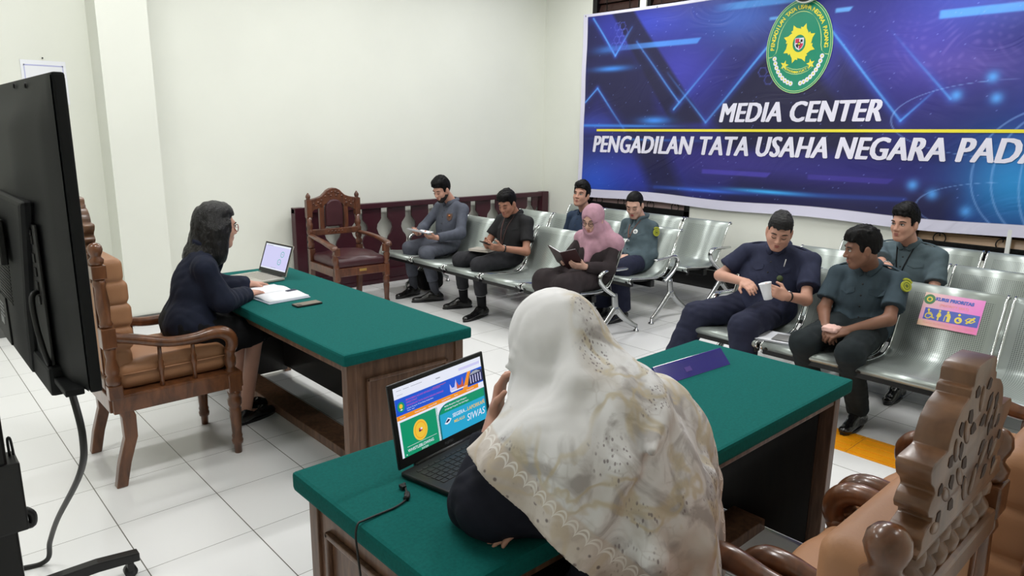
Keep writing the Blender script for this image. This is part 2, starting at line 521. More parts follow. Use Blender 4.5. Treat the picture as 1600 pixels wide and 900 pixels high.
M['sock'] = fabric('grey_sock', rgb(70, 72, 80))
M['navy_uniform'] = fabric('navy_uniform', rgb(42, 46, 68))
M['navy_trousers'] = fabric('navy_trousers', rgb(39, 42, 62))
M['green_uniform'] = fabric('grey_green_uniform', rgb(80, 95, 102))
M['green_dark'] = fabric('dark_green_uniform', rgb(58, 72, 81))
M['green_trousers'] = fabric('dark_green_trousers', rgb(30, 37, 40))
M['blue_shirt'] = fabric('dark_blue_shirt', rgb(44, 58, 80))
M['pink'] = fabric('dusty_pink_scarf', rgb(178, 138, 152), .2)
M['brown_dress'] = fabric('dark_brown_dress', rgb(50, 43, 45))
M['shoe'] = mat('black_shoe_leather', rgb(16, 15, 16), .22, coat=.3)
M['gold'] = mat('embroidery_yellow', rgb(166, 170, 44), .6, bump=.3, bscale=300)
M['dark_line'] = mat('dark_green_print', rgb(36, 60, 30), .6)
M['yellow'] = mat('yellow_print', rgb(240, 228, 62), .5)
M['print_white'] = mat('white_print', rgb(232, 230, 246), .5)
M['print_green'] = mat('green_print', rgb(4, 138, 106), .4)
M['print_pale'] = mat('pale_green_print', rgb(190, 226, 150), .5)
M['print_red'] = mat('red_print', rgb(205, 50, 80), .5)
M['print_black'] = mat('black_print', rgb(20, 18, 24), .5)
M['print_cyan'] = mat('cyan_print', rgb(96, 172, 250), .5)
M['print_blue'] = mat('blue_print', rgb(60, 72, 170), .5)
M['banner_hem'] = mat('banner_margin', rgb(222, 220, 238), .5)
M['orange'] = mat('orange_tactile_tile', rgb(240, 158, 12), .45, var=.08, vscale=6, bump=.1, bscale=120)
M['purple'] = mat('blue_acrylic', rgb(30, 18, 128), .15, spec=.6, coat=.4)
M['glass_dark'] = mat('dark_window_glass', rgb(40, 28, 26), .12)
M['louvre'] = mat('louvre_glass', rgb(58, 40, 36), .2)
M['louvre_lit'] = mat('pinkish_louvre_lit', rgb(186, 158, 156), .3)  # light reflected in the lowest pane, painted as its colour
M['louvre_tan'] = mat('tan_louvre', rgb(196, 160, 124), .3)
M['brass'] = mat('brass', rgb(196, 160, 90), .35, .8)
M['silver'] = mat('silver_laptop', rgb(186, 182, 172), .4, .4)
M['keys'] = mat('laptop_keys', rgb(24, 24, 26), .5)
M['navy_note'] = mat('navy_strap', rgb(34, 38, 66), .6)
M['book_brown'] = mat('book_cover_brown', rgb(54, 26, 28), .5)
M['lens'] = mat('spectacle_lens', rgb(240, 240, 240), .05)
_b = M['lens'].node_tree.nodes['Principled BSDF']; _b.inputs['Transmission Weight'].default_value = .95; _b.inputs['IOR'].default_value = 1.05
M['lamp'] = mat('lamp_diffuser', (1, 1, 1, 1), .5, emit=(1, .985, .95, 1), estr=6)
# ---------------------------------------------------------------- the room
WX, FY, LX, BY, CZ = 6.45, 4.26, -3.2, -4.6, 3.9
struct('floor', MB().bx(LX, WX, BY, FY, -.06, 0), M['floor'])
struct('ceiling', MB().bx(LX, WX, BY, FY, CZ, CZ + .08), M['ceil'])
struct('wall_far', MB().bx(LX - .1, WX + .1, FY, FY + .12, 0, CZ), M['wall'])
struct('wall_left', MB().bx(LX - .12, LX, BY, FY, 0, CZ), M['wall'])
struct('wall_back', MB().bx(LX - .1, WX + .1, BY - .12, BY, 0, CZ), M['wall'])
# the banner wall has two window openings
W1 = (1.82, 3.42, .74, 3.62); W2 = (-2.6, -.55, .71, 3.62)
wm = MB()
for (y0, y1, z0, z1) in ((W1[1], FY, 0, CZ), (W2[1], W1[0], 0, CZ), (BY, W2[0], 0, CZ),
                         (W1[0], W1[1], 0, W1[2]), (W1[0], W1[1], W1[3], CZ), (W2[0], W2[1], 0, W2[2]), (W2[0], W2[1], W2[3], CZ)):
    wm.bx(WX, WX + .14, y0, y1, z0, z1)
struct('wall_right', wm, M['wall'])
struct('trim_1', MB().bx(.957, 1.353, 3.94, FY, 0, CZ), M['wall'])['label'] = 'white square pillar standing out from the far wall'
sk = MB().bx(LX, .957, FY - .015, FY, 0, .10, .003).bx(1.353, WX, FY - .015, FY, 0, .10, .003).bx(.94, 1.37, 3.925, 3.94, 0, .09, .003).bx(.94, .957, 3.94, FY, 0, .09).bx(1.353, 1.37, 3.94, FY, 0, .09)
struct('baseboard_far', sk, M['base_grey'])
struct('baseboard_right', MB().bx(WX - .03, WX, BY, FY, 0, .22, .004), M['black_gloss'])
for i, (y0, y1, z0, z1) in enumerate((W1, W2)):
    fr = MB(); t = .07
    fr.bx(WX - .01, WX + .1, y0, y0 + t, z0, z1).bx(WX - .01, WX + .1, y1 - t, y1, z0, z1).bx(WX - .01, WX + .1, y0, y1, z0, z0 + .115).bx(WX - .01, WX + .1, y0, y1, z1 - t, z1)
    ym = (y0 + y1) / 2
    fr.bx(WX - .005, WX + .1, ym - .09, ym + .09, z0, z1)
    st = MB().bx(WX - .03, WX - .005, ym - .045, ym + .045, z0 + .0, z1)
    w = struct('window_%d' % (i + 1), fr, M['black_gloss'])
    st.build('mullion', M['wall'], w)
    gl = MB(); lo = MB()
    for k in range(26):
        zz = z0 + .150 + k * .103
        for (a, b) in ((y0 + t, ym - .09), (ym + .09, y1 - t)):
            (lo if k < 1 else gl).box((WX + .055, (a + b) / 2, zz), (.006, (b - a) / 2, .048), [[.94, 0, .34], [0, 1, 0], [-.34, 0, .94]])
    gl.build('louvre_panes', M['louvre'], w); lo.build('lowest_louvre', M['louvre_lit'] if i == 0 else M['louvre_tan'], w)
    gr = MB()
    for (a, b) in ((y0 + t, ym - .09), (ym + .09, y1 - t)):
        for q in (.22, .78):
            yy = a + (b - a) * q
            for zc in (z0 + .15, z0 + 1.4, z0 + 2.68):
                gr.tube([(WX + .012, yy + .05 * math.cos(an), zc + .05 * math.sin(an)) for an in [k * PI / 4 for k in range(8)]], .0055, 6, True)
            gr.cyl((WX + .012, yy, z0 + .17), (WX + .012, yy, z1 - .1), .005, 6)
        gr.bx(WX + .008, WX + .018, a, b, z0 + .11, z0 + .125)
    gr.build('window_grille', M['black_metal'], w)
    bk = MB().bx(WX + .10, WX + .12, y0, y1, z0, z1)
    bk.build('window_pane', M['glass_dark'], w)
struct('trim_2', MB().bx(WX - .035, WX - .012, -1.36, -1.325, .70, 1.0, .004), M['white_plastic'])['label'] = 'pale upright mullion strip across the dark window'

# paper sheet on the wall behind the television
pp = MB().bx(.44, .76, FY - .006, FY - .001, 1.93, 2.28)
p_ = tag(pp.build('wall_notice', M['white_paper']), 'white paper notice on the wall above the television', 'notice')
MB().bx(.46, .74, FY - .0072, FY - .0062, 2.235, 2.245).bx(.46, .467, FY - .0072, FY - .0062, 1.95, 2.245).bx(.733, .74, FY - .0072, FY - .0062, 1.95, 2.245).build('border_line', mat('pale_blue_ink', rgb(186, 188, 226), .7), p_)
MB().lathe([(0, .006), (.008, .006)], (.60, FY - .004, 2.30), (.60, FY - .02, 2.30), 8).build('pin', M['black_metal'], p_)

# tactile paving tiles
for k in range(4):
    y1 = -.82 - .30 * k
    t = MB().bx(3.277, 3.577, y1 - .2975, y1, 0, .004, .002)
    for q in range(4):
        xx = 3.277 + .0375 + .075 * q
        t.bx(xx - .014, xx + .014, y1 - .285, y1 - .012, .004, .0075, .0015)
    tag(t.build('tactile_tile', M['orange']), 'orange ribbed tactile floor tile beside the nearer green desk', 'floor tile', 'orange tactile tiles')

# ---------------------------------------------------------------- ceiling lamps
def lamp(x, y, e, rz=0):
    t = thing('ceiling_lamp', 'long white ceiling lamp panel overhead', 'lamp', (x, y, CZ), rz, 'ceiling lamp panels')
    MB().bx(-.62, .62, -.17, .17, -.05, -.001, .006).build('housing', M['white_plastic'], t)
    MB().bx(-.59, .59, -.14, .14, -.056, -.049).build('diffuser', M['lamp'], t)
    l = bpy.data.lights.new('lamp_light', 'AREA'); l.shape = 'RECTANGLE'; l.size = 1.2; l.size_y = .3; l.energy = e; l.color = (1, 1, .99)
    o = bpy.data.objects.new('lamp_light', l); link(o); o.location = (x, y, CZ - .07); o.rotation_euler = (0, 0, rz)
LAMP_E = 31
for (x, y, e) in ((.6, 2.6, 1), (.6, -.6, 1), (3.0, 2.6, 1), (3.0, -.6, 1.0), (5.1, 2.6, 1.15), (5.1, -.6, 1.2), (-1.8, 1.0, .8), (1.6, -3.5, .15), (4.4, -3.4, .35)):
    lamp(x, y, LAMP_E * e)

# ---------------------------------------------------------------- balustrade on the far side
def balustrade():
    t = thing('wooden_balustrade', 'dark maroon wooden balustrade with vase-cut boards along the far wall', 'balustrade', (2.66, 4.16, 0))
    L = 3.76; z1 = .935
    MB().bx(0, L, -.045, .035, .875, z1, .008).build('top_rail', M['maroon'], t)
    MB().bx(0, L, -.04, .03, .05, .16, .006).bx(0, L, -.05, .035, 0, .05, .004).build('bottom_rail', M['maroon'], t)
    for x in (0, L - .12):
        MB().bx(x, x + .12, -.055, .04, 0, z1 + .004, .006).build('post', M['maroon'], t)
    gap = [(.16, .045), (.22, .045), (.25, .06), (.30, .088), (.36, .09), (.42, .065), (.46, .042), (.50, .036), (.54, .05), (.58, .085), (.64, .108), (.69, .098), (.735, .06), (.755, .047), (.875, .045)]
    P = .332; n = 11; x0 = .12 - .0
    for k in range(n):
        a = x0 + k * P + .0; 
        if k == n - 1: b = min(a + P, L - .12)
        else: b = a + P
        gl = gap if k > 0 else [(z, .05 if z < .86 else .05) for z, g in gap]
        poly = [(a + (g if k > 0 else .055), z) for z, g in gap] + [(b - g, z) for z, g in reversed(gap)]
        MB().prism(poly, (0, -.012, 0), (1, 0, 0), (0, 0, 1), (0, .024, 0)).build('baluster', M['maroon'], t)
balustrade()
# ---------------------------------------------------------------- desks
def desk(name, label, x0, x1, y0, y1, zt, along, sit, dark):
    """felt-topped desk; along = long axis, sit = side (+1/-1 across) the sitter uses"""
    t = thing(name, label, 'desk', ((x0 + x1) / 2, (y0 + y1) / 2, 0))
    cx, cy = (x0 + x1) / 2, (y0 + y1) / 2
    hx, hy = (x1 - x0) / 2, (y1 - y0) / 2
    hl, hw = (hx, hy) if along == 'x' else (hy, hx)
    # local frame: a = along, c = across (sitter at c = sit*hw)
    def Q(mb, a0, a1, c0, c1, z0, z1, bev=.004):
        if along == 'x': return mb.bx(a0, a1, c0, c1, z0, z1, bev)
        return mb.bx(c0, c1, a0, a1, z0, z1, bev)
    Q(MB(), -hl, hl, -hw, hw, zt - .058, zt, .012).build('felt_top', M['felt'], t)
    zb = zt - .058
    for s in (-1, 1):
        e0 = s * (hl - .045)
        lo, hi = sorted((e0, e0 - s * .035))
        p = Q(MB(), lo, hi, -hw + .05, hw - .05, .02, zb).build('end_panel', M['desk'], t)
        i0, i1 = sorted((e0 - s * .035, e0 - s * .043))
        Q(MB(), i0, i1, -hw + .09, hw - .06, .02, zb - .002, .001).build('inner_shade_board', M['desk_shade'], p)  # board added to darken the inner face like shade
        for c in (-1, 1):
            lo2, hi2 = sorted((s * (hl - .035), s * (hl - .085)))
            c0, c1 = sorted((c * (hw - .03), c * (hw - .08)))
            Q(MB(), lo2, hi2, c0, c1, 0, zb).build('corner_post', M['desk'], t)
        # raised frame moulding on the outer face of the end panel
        f = MB(); o0, o1 = sorted((s * (hl - .045), s * (hl - .029)))
        a, b, z0, z1 = -hw + .13, hw - .13, .13, zb - .09
        Q(f, o0, o1, a, b, z1 - .018, z1, .005); Q(f, o0, o1, a, b, z0, z0 + .018, .005)
        Q(f, o0, o1, a, a + .018, z0, z1, .005); Q(f, o0, o1, b - .018, b, z0, z1, .005)
        f.build('panel_moulding', M['desk'], p)
    far = -sit * (hw - .06)
    c0, c1 = sorted((far, far + sit * .022))
    mp = Q(MB(), -hl + .08, hl - .08, c0, c1, .05, zb).build('modesty_panel', M['desk_shade'], t)
    Q(MB(), -hl + .08, hl - .08, *sorted((sit * (hw - .035), sit * (hw - .055))), zb - .045, zb, .003).build('apron', M['desk'], t)
    Q(MB(), -hl + .08, hl - .08, *sorted((sit * .10, -sit * .06)), 0, .055, .004).build('foot_board', M['desk'], t)
    return t
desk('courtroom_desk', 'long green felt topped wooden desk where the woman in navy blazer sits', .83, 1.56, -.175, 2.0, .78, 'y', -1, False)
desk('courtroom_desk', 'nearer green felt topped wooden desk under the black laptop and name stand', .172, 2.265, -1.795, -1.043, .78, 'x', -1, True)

# ---------------------------------------------------------------- carved armchairs
def carved_chair(label, x, y, rz, tan=True, group=None, armz=0.0):
    """high-backed carved armchair, sitter faces local +x"""
    W = M['carved'] if tan else M['carved_red']
    pale = M['carved_pale'] if tan else M['carved_red']
    Lth = M['tan'] if tan else M['maroon_leather']
    t = thing('carved_armchair', label, 'armchair', (x, y, 0), rz, group)
    for s in (-1, 1):
        yy = s * .258
        # sabre back leg
        m = MB()
        pts = [(-.30, .0), (-.275, .12), (-.235, .25), (-.235, .36), (-.27, .47)]
        prof = pts
        fw = [.026, .028, .030, .032, .034]
        poly = [(p[0] - w, p[1]) for p, w in zip(prof, fw)] + [(p[0] + w, p[1]) for p, w in reversed(list(zip(prof, fw)))]
        m.prism(poly, (0, yy - .026, 0), (1, 0, 0), (0, 0, 1), (0, .052, 0))
        m.build('leg', W, t, bevel=.006)
        # turned front leg
        MB().bx(.255, .325, yy - .035, yy + .035, .36, .465, .006).lathe(
            [(0, .019), (.05, .021), (.055, .028), (.075, .031), (.09, .026), (.10, .029), (.115, .025), (.13, .026), (.24, .031), (.262, .033), (.27, .028), (.285, .036), (.315, .038), (.33, .030), (.345, .034), (.365, .036)],
            (.29, yy, 0), (.29, yy, 1), 14).build('leg', W, t)
        # back post, square block then turnings and a ball
        MB().bx(-.312, -.248, yy - .03, yy + .03, .46, .53, .005).bx(-.316, -.252, yy - .031, yy + .031, .72, .82, .005).bx(-.325, -.262, yy - .031, yy + .031, 1.06, 1.125, .005).lathe(
            [(0, .026), (.015, .034), (.04, .036), (.055, .026), (.075, .034), (.10, .03), (.14, .022), (.18, .028), (.20, .026)], (-.28, yy, .525), (-.283, yy, 1.5), 12).lathe(
            [(0, .022), (.02, .031), (.035, .024), (.12, .031), (.20, .025), (.22, .031), (.245, .024)], (-.284, yy, .818), (-.294, yy, 1.07), 12).lathe(
            [(0, .020), (.012, .030), (.03, .033), (.042, .022), (.052, .024), (.060, .028), (.076, .0325), (.092, .030), (.104, .021), (.110, .007)], (-.294, yy, 1.122), (-.296, yy, 1.5), 16).build('back_post', W, t)
        # armrest sweeping forward and curling down, and its turned support
        m = MB()
        m.tube([(-.27, s * .245, .765), (-.17, s * .247, .74), (-.02, s * .25, .697), (.11, s * .252, .692), (.20, s * .253, .703), (.26, s * .253, .695), (.297, s * .252, .658), (.30, s * .251, .615), (.285, s * .25, .59)],
               [.026, .027, .027, .029, .033, .035, .034, .031, .026], 12)
        a = m.build('armrest', W, t)
        MB().lathe([(0, .026), (.015, .03), (.03, .022), (.05, .029), (.085, .031), (.105, .023), (.118, .03), (.14, .026)], (.285, s * .248, .463), (.288, s * .25, .61), 12).build('arm_support', W, t)
        for xx in (-.06, .10):
            MB().lathe([(0, .013), (.05, .010), (.09, .013), (.105, .018), (.12, .013), (.135, .017), (.15, .011), (.235, .009)], (xx, s * .25, .465), (xx, s * .252, .75), 10).build('spindle', W, t)
    MB().bx(-.30, .335, -.285, -.235, .385, .47, .006).bx(-.30, .335, .235, .285, .385, .47, .006).bx(.27, .33, -.25, .25, .385, .47, .006).bx(-.31, -.26, -.25, .25, .385, .47, .006).bx(-.29, .33, -.28, .28, .455, .475, .004).build('seat_frame', W, t)
    f = Field((-.27, -.25, .46), (.34, .25, .70), .009)
    f.box((.02, 0, .545), (.275, .222, .072), None, .05, .01)
    f.ell((.03, 0, .605), (.24, .19, .045), .05)
    o = f.mesh('seat_cushion', Lth); o.parent = t
    MB().tube([(-.23, -.226, .56), (.27, -.226, .56), (.298, -.2, .56), (.298, .2, .56), (.27, .226, .56), (-.23, .226, .56)], .004, 6).build('piping', Lth, o)
    # channelled back pad
    f = Field((-.30, -.25, .5), (-.10, .25, 1.2), .008)
    zs = [.62, .735, .85, .965, 1.075]
    for i, z in enumerate(zs):
        bulge = .035 + .028 * math.sin(PI * (i + .6) / 5)
        f.box((-.245 + bulge * .5, 0, z), (.035 + bulge * .5, .20, .062), None, .034, .006)
    o = f.mesh('back_pad', Lth); o.parent = t
    # flat rear upholstery with piping, rails above and below
    MB().bx(-.302, -.27, -.205, .205, .56, 1.04, .008).build('rear_panel', Lth, t)
    for a_, b_ in ((-.20, -.188), (.188, .20)): MB().bx(-.310, -.298, a_, b_, .57, 1.03, .003).build('rear_bead', W, t)
    MB().bx(-.322, -.262, -.23, .23, 1.035, 1.085, .008).build('back_rail', pale, t)
    MB().bx(-.315, -.258, -.23, .23, .50, .56, .008).build('back_rail', pale, t)
    # row of turned lumps, then the pierced crest
    for k in range(7):
        yy = -.165 + .055 * k
        MB().lathe([(0, .018), (.012, .026), (.03, .029), (.045, .018), (.055, .027), (.072, .028), (.09, .016)], (-.292, yy, 1.083), (-.294, yy, 1.5), 10).build('gallery_knob', pale, t)
    half = [(0, 1.462), (.045, 1.46), (.056, 1.45), (.056, 1.428), (.066, 1.424), (.068, 1.410), (.078, 1.407), (.10, 1.40), (.125, 1.38), (.138, 1.352), (.140, 1.335), (.200, 1.333), (.206, 1.322), (.196, 1.30), (.178, 1.285), (.170, 1.272), (.184, 1.262), (.192, 1.248), (.184, 1.234), (.166, 1.226), (.164, 1.216), (.19, 1.21), (.200, 1.198), (.198, 1.18), (.21, 1.175), (.212, 1.165)]
    half = [(a, 1.165 + (b - 1.165) * .87) for a, b in half]
    poly = half + [(-a, b) for a, b in reversed(half[1:])]
    for _ in range(1):
        poly = [q for i in range(len(poly)) for q in ((.86 * poly[i][0] + .14 * poly[(i + 1) % len(poly)][0], .86 * poly[i][1] + .14 * poly[(i + 1) % len(poly)][1]), (.14 * poly[i][0] + .86 * poly[(i + 1) % len(poly)][0], .14 * poly[i][1] + .86 * poly[(i + 1) % len(poly)][1]))]
    cr = MB().prism(poly, (-.320, 0, 0), (0, 1, 0), (0, 0, 1), (.048, 0, 0), True).build('crest', pale, t, bevel=.009)
    rl = MB()
    for s in (-1, 1):
        for (a, z, L, an) in ((.0, 1.39, .026, 1.57), (.06, 1.345, .030, 1.0), (.10, 1.325, .026, 1.2), (.06, 1.26, .030, .8), (.12, 1.25, .028, .6), (.02, 1.22, .028, 1.2), (.15, 1.20, .024, .3)):
            c_, s_ = math.cos(an), math.sin(an)
            R_ = np.array([[1, 0, 0], [0, s * c_, -s * s_], [0, s_, c_]])
            for xx in (-.3205, -.2715): rl.ell((xx, s * a, 1.165 + (z - 1.165) * .87), (.0032, L * .9, .010), 10, 6, R_)
    rl.build('crest_relief', pale, cr)
    # leaf carving cut into both faces of the crest
    cv = MB()
    rr = random.Random(3)
    for s in (-1, 1):
        for (a, z, L, an) in ((.03, 1.41, .02, .4), (.05, 1.37, .026, .9), (.09, 1.36, .022, 1.2), (.025, 1.34, .024, .3), (.075, 1.315, .026, 1.3), (.12, 1.31, .02, .8), (.045, 1.28, .024, .7), (.10, 1.265, .024, 1.1), (.15, 1.27, .016, .5), (.03, 1.235, .022, 1.4), (.085, 1.215, .024, .6), (.14, 1.215, .018, 1.0)):
            d = (math.cos(an) * s, math.sin(an)); n = (-d[1], d[0])
            z = 1.165 + (z - 1.165) * .87
            for xx in (-.3212, -.2718):
                p = [(s * a + d[0] * L * u + n[0] * w, z + d[1] * L * u + n[1] * w) for u, w in ((-.7, 0), (-.2, .009), (.25, .0105), (.65, 0), (.25, -.0095), (-.2, -.008))]
                cv.prism(p, (xx, 0, 0), (0, 1, 0), (0, 0, 1), (.0012, 0, 0))
    cv.build('crest_carving', M['carve_dark'], cr)
    return t
M['carve_dark'] = mat('carving_hollow', rgb(52, 30, 20), .7)
carved_chair('tan leather carved armchair holding the woman in navy blazer', .41, 1.08, 0)
carved_chair('carved armchair behind the woman in floral hijab, stepped wooden crest in view', .615, -2.285, PI / 2)
carved_chair('empty tan leather armchair at the nearer desk, seat cushion in view', 1.20, -2.385, PI / 2)
carved_chair('carved armchair with one curled arm just below the orange floor tiles', 1.79, -2.385, PI / 2)
carved_chair('carved armchair at the far end of the row, below the priority seat', 2.38, -2.42, PI / 2)

def maroon_chair():
    """broad armchair with arched crest, rounded leather back panel"""
    W = M['carved_red']; Lth = M['maroon_leather']
    t = thing('carved_armchair', 'empty maroon leather carved armchair standing before the balustrade', 'armchair', (2.88, 3.42, 0), math.radians(-93))
    t.scale = (.95, .95, .95)
    w = .28
    for s in (-1, 1):
        yy = s * w
        MB().bx(.27, .33, yy - .03, yy + .03, .34, .47, .006).lathe([(0, .02), (.04, .022), (.05, .03), (.07, .033), (.085, .026), (.10, .024), (.2, .029), (.25, .033), (.262, .027), (.28, .036), (.31, .037), (.33, .028), (.35, .034)], (.30, yy, 0), (.30, yy, 1), 12).build('leg', W, t)
        MB().prism([(-.36, 0), (-.31, 0), (-.27, .3), (-.26, .47), (-.32, .47), (-.33, .3)], (0, yy - .026, 0), (1, 0, 0), (0, 0, 1), (0, .052, 0)).build('leg', W, t, bevel=.005)
        MB().bx(-.315, -.26, yy - .03, yy + .03, .46, .60, .005).bx(-.345, -.285, yy - .03, yy + .03, .93, 1.115, .005).lathe([(0, .022), (.02, .033), (.05, .036), (.07, .024), (.09, .034), (.12, .036), (.14, .024), (.16, .034), (.19, .035), (.21, .024), (.23, .033), (.26, .035), (.28, .024), (.33, .03)], (-.29, yy, .60), (-.315, yy, .94), 12).lathe([(0, .030), (.012, .018), (.02, .024), (.04, .026), (.055, .018), (.075, .004)], (-.315, yy, 1.113), (-.32, yy, 1.4), 12).build('back_post', W, t)
        MB().tube([(-.28, yy, .74), (-.12, yy + s * .02, .735), (.08, yy + s * .03, .72), (.22, yy + s * .03, .70), (.31, yy + s * .025, .685), (.335, yy + s * .02, .665)], [.026, .028, .03, .034, .036, .03], 10, flat=(1.15, .75)).build('armrest', W, t)
        MB().lathe([(0, .028), (.02, .033), (.04, .024), (.07, .031), (.11, .034), (.13, .024), (.15, .03)], (.30, yy, .465), (.30, yy + s * .02, .64), 12).bx(.272, .328, yy - .028, yy + .035, .60, .68, .008).build('arm_support', W, t)
    MB().bx(.27, .325, -w, w, .385, .47, .006).bx(-.31, -.26, -w, w, .385, .47, .006).bx(-.29, .31, -w - .03, -w + .025, .385, .47, .006).bx(-.29, .31, w - .025, w + .03, .385, .47, .006).build('seat_frame', W, t)
    MB().bx(.325, .328, -.04, .04, .425, .452).build('nameplate', M['brass'], t)
    f = Field((-.3, -.31, .45), (.34, .31, .64), .009)
    f.box((.02, 0, .51), (.29, .285, .055), None, .045, .01); f.ell((.02, 0, .56), (.25, .25, .05), .05)
    f.mesh('seat_cushion', Lth).parent = t
    # lower and upper rails, stiles either side of the leather panel
    MB().bx(-.32, -.275, -w, w, .735, .80, .008).build('back_rail', W, t)
    for s in (-1, 1):
        a, b = sorted((s * .115, s * .165))
        MB().bx(-.34, -.295, a, b, .79, 1.06, .006).build('back_stile', W, t)
    pl = [(-.095, .82), (-.10, .9), (-.10, 1.02), (-.085, 1.075), (-.05, 1.105), (0, 1.115), (.05, 1.105), (.085, 1.075), (.10, 1.02), (.10, .9), (.095, .82)]
    MB().prism(pl, (-.345, 0, 0), (0, 1, 0), (0, 0, 1), (.065, 0, 0)).build('back_pad', Lth, t, bevel=.018)
    half = [(0, 1.232), (.035, 1.228), (.075, 1.208), (.105, 1.178), (.135, 1.152), (.18, 1.136), (.23, 1.125), (.29, 1.118), (.29, .985), (.24, .985), (.215, 1.01), (.165, 1.02), (.12, 1.02), (.10, 1.06), (0, 1.07)]
    poly = half + [(-a, b) for a, b in reversed(half[1:-1])]
    cr = MB().prism(poly, (-.35, 0, 0), (0, 1, 0), (0, 0, 1), (.055, 0, 0)).build('crest', W, t, bevel=.008)
    cv = MB()
    for s in (-1, 1):
        for (a, z) in ((.02, 1.19), (.055, 1.175), (.095, 1.145), (.14, 1.105), (.18, 1.085), (.23, 1.075), (.265, 1.06), (.20, 1.05), (.03, 1.15), (.15, 1.07)):
            cv.ell((-.293, s * a, z), (.006, .014, .009), 8, 5)
    for k in range(5):
        cv.ell((-.277, -.08 + .04 * k, .768), (.006, .013, .012), 8, 5)
    cv.build('crest_carving', W, cr)
maroon_chair()

# ---------------------------------------------------------------- perforated steel benches
SEAT_PROF = [(-.488, .418), (-.506, .43), (-.512, .447), (-.498, .461), (-.46, .462), (-.33, .447), (-.2, .434), (-.10, .43), (-.03, .438), (.03, .468), (.072, .53), (.11, .61), (.155, .71), (.2, .80), (.225, .838), (.246, .852), (.266, .845), (.272, .828)]
def seat_shell(parent, y0, y1):
    P = [np.array(p) for p in SEAT_PROF]
    Q = []
    for i in range(len(P) - 1):
        p0, p1, p2, p3 = P[max(i - 1, 0)], P[i], P[i + 1], P[min(i + 2, len(P) - 1)]
        for k in range(4):
            t = k / 4
            Q.append(.5 * ((2 * p1) + (-p0 + p2) * t + (2 * p0 - 5 * p1 + 4 * p2 - p3) * t * t + (-p0 + 3 * p1 - 3 * p2 + p3) * t ** 3))
    Q.append(P[-1])
    me = bpy.data.meshes.new('seat')
    vs, uv, s = [], [], 0.0
    n = len(Q)
    for i, q in enumerate(Q):
        if i: s += float(np.linalg.norm(q - Q[i - 1]))
        for y in (y0, y1):
            vs.append((q[0], y, q[1])); uv.append((y - y0, s))
    fs = [(2 * i, 2 * i + 1, 2 * i + 3, 2 * i + 2) for i in range(n - 1)]
    me.from_pydata(vs, [], fs)
    ul = me.uv_layers.new(name='UVMap')
    for lp in me.loops: ul.data[lp.index].uv = uv[lp.vertex_index]
    me.polygons.foreach_set('use_smooth', [True] * len(fs))
    me.materials.append(M['steel'])
    o = link(bpy.data.objects.new('seat', me), parent)
    md = o.modifiers.new('thick', 'SOLIDIFY'); md.thickness = .006; md.offset = 0
    # bright rolled rims and the black frame beneath
    for y in (y0, y1):
        MB().tube([(q[0], y, q[1]) for q in Q[::3]], .009, 6, sub=1).build('rim', M['chrome'], o)
    for y in (y0 + .035, y1 - .035):
        MB().tube([(q[0] + (.012 if q[1] > .5 else 0), y, q[1] - (.02 if q[1] < .5 else .012)) for q in Q[8:-6:3]], .013, 6, sub=1).build('seat_bracket', M['black_metal'], o)
    MB().bx(-.495, -.445, y0 + .004, y1 - .004, .388, .432, .004).build('edge_strip', M['black_metal'], o)
    return o
def bench_leg(t, y, arm, mirror):
    m = MB()
    c = .02
    X = (lambda x: 2 * c - x) if mirror else (lambda x: x)
    up = [(X(.07), y, .30), (X(.055), y, .385), (X(.0), y, .425), (X(-.06), y, .46)]
    m.tube([(.1, y, .22), (.085, y, .29), (.07, y, .39)], [.034, .03, .028], 10, flat=(.7, 1.25))
    m.tube([(.09, y, .27), (-.02, y, .17), (-.14, y, .075), (-.19, y, .045)], [.03, .026, .02, .018], 10, flat=(.75, 1.1))
    m.tube([(.09, y, .27), (.2, y, .17), (.33, y, .085), (.40, y, .05)], [.03, .026, .02, .018], 10, flat=(.75, 1.1))
    for x in (-.19, .40):
        m.lathe([(0, .028), (.012, .026), (.016, .012), (.05, .011)], (x, y, 0), (x, y, 1), 12)
    l = m.build('leg', M['alu'], t)
    if arm:
        a = MB().tube([(X(.06), y, .385), (X(.0), y, .42), (X(-.06), y, .46), (X(-.125), y, .52), (X(-.137), y, .57), (X(-.10), y, .605), (X(-.03), y, .613), (X(.1), y, .605), (X(.22), y, .60)],
                      [.021, .021, .021, .021, .021, .021, .019, .018, .016], 10, flat=(1.25, .8))
        a.build('armrest', M['chrome'], t)
def bench(label, x, y_end, n, pitch, arm_end=True, mirror=False, legs=None):
    """bench of n seats from y_end (the end nearer the viewer's right) towards +y; sitters face -x"""
    L = n * pitch
    t = thing('waiting_bench', label, 'bench', (x, y_end + L / 2, 0), 0, None)
    for k in range(n):
        y0 = -L / 2 + k * pitch + .018
        seat_shell(t, y0, y0 + pitch - .036)
    MB().bx(-.19, -.13, -L / 2 + .02, L / 2 - .02, .345, .405, .006).build('beam', M['black_metal'], t)
    MB().bx(.02, .07, -L / 2 + .02, L / 2 - .02, .37, .41, .006).build('beam', M['black_metal'], t)
    for i, yy in enumerate(legs if legs is not None else (-L / 2 - .01, L / 2 + .01)):
        bench_leg(t, yy, abs(abs(yy) - L / 2) < .05, mirror)
    return t
BX = (3.955, 4.855, 5.735)
bench('front row steel bench holding the man in grey and the woman in pink hijab', BX[0], .92, 5, .557)
bench('second row steel bench under the woman in green uniform with a bright armrest', BX[1], .985, 4, .575, mirror=True)
bench('back row steel bench against the wall beneath the left part of the banner', BX[2], .985, 4, .575)
bench('front row steel bench with the priority sticker on one backrest', BX[0], -2.46, 4, .57)
bench('second row steel bench under the man in green leaning forward', BX[1], -2.46, 4, .57, mirror=True)
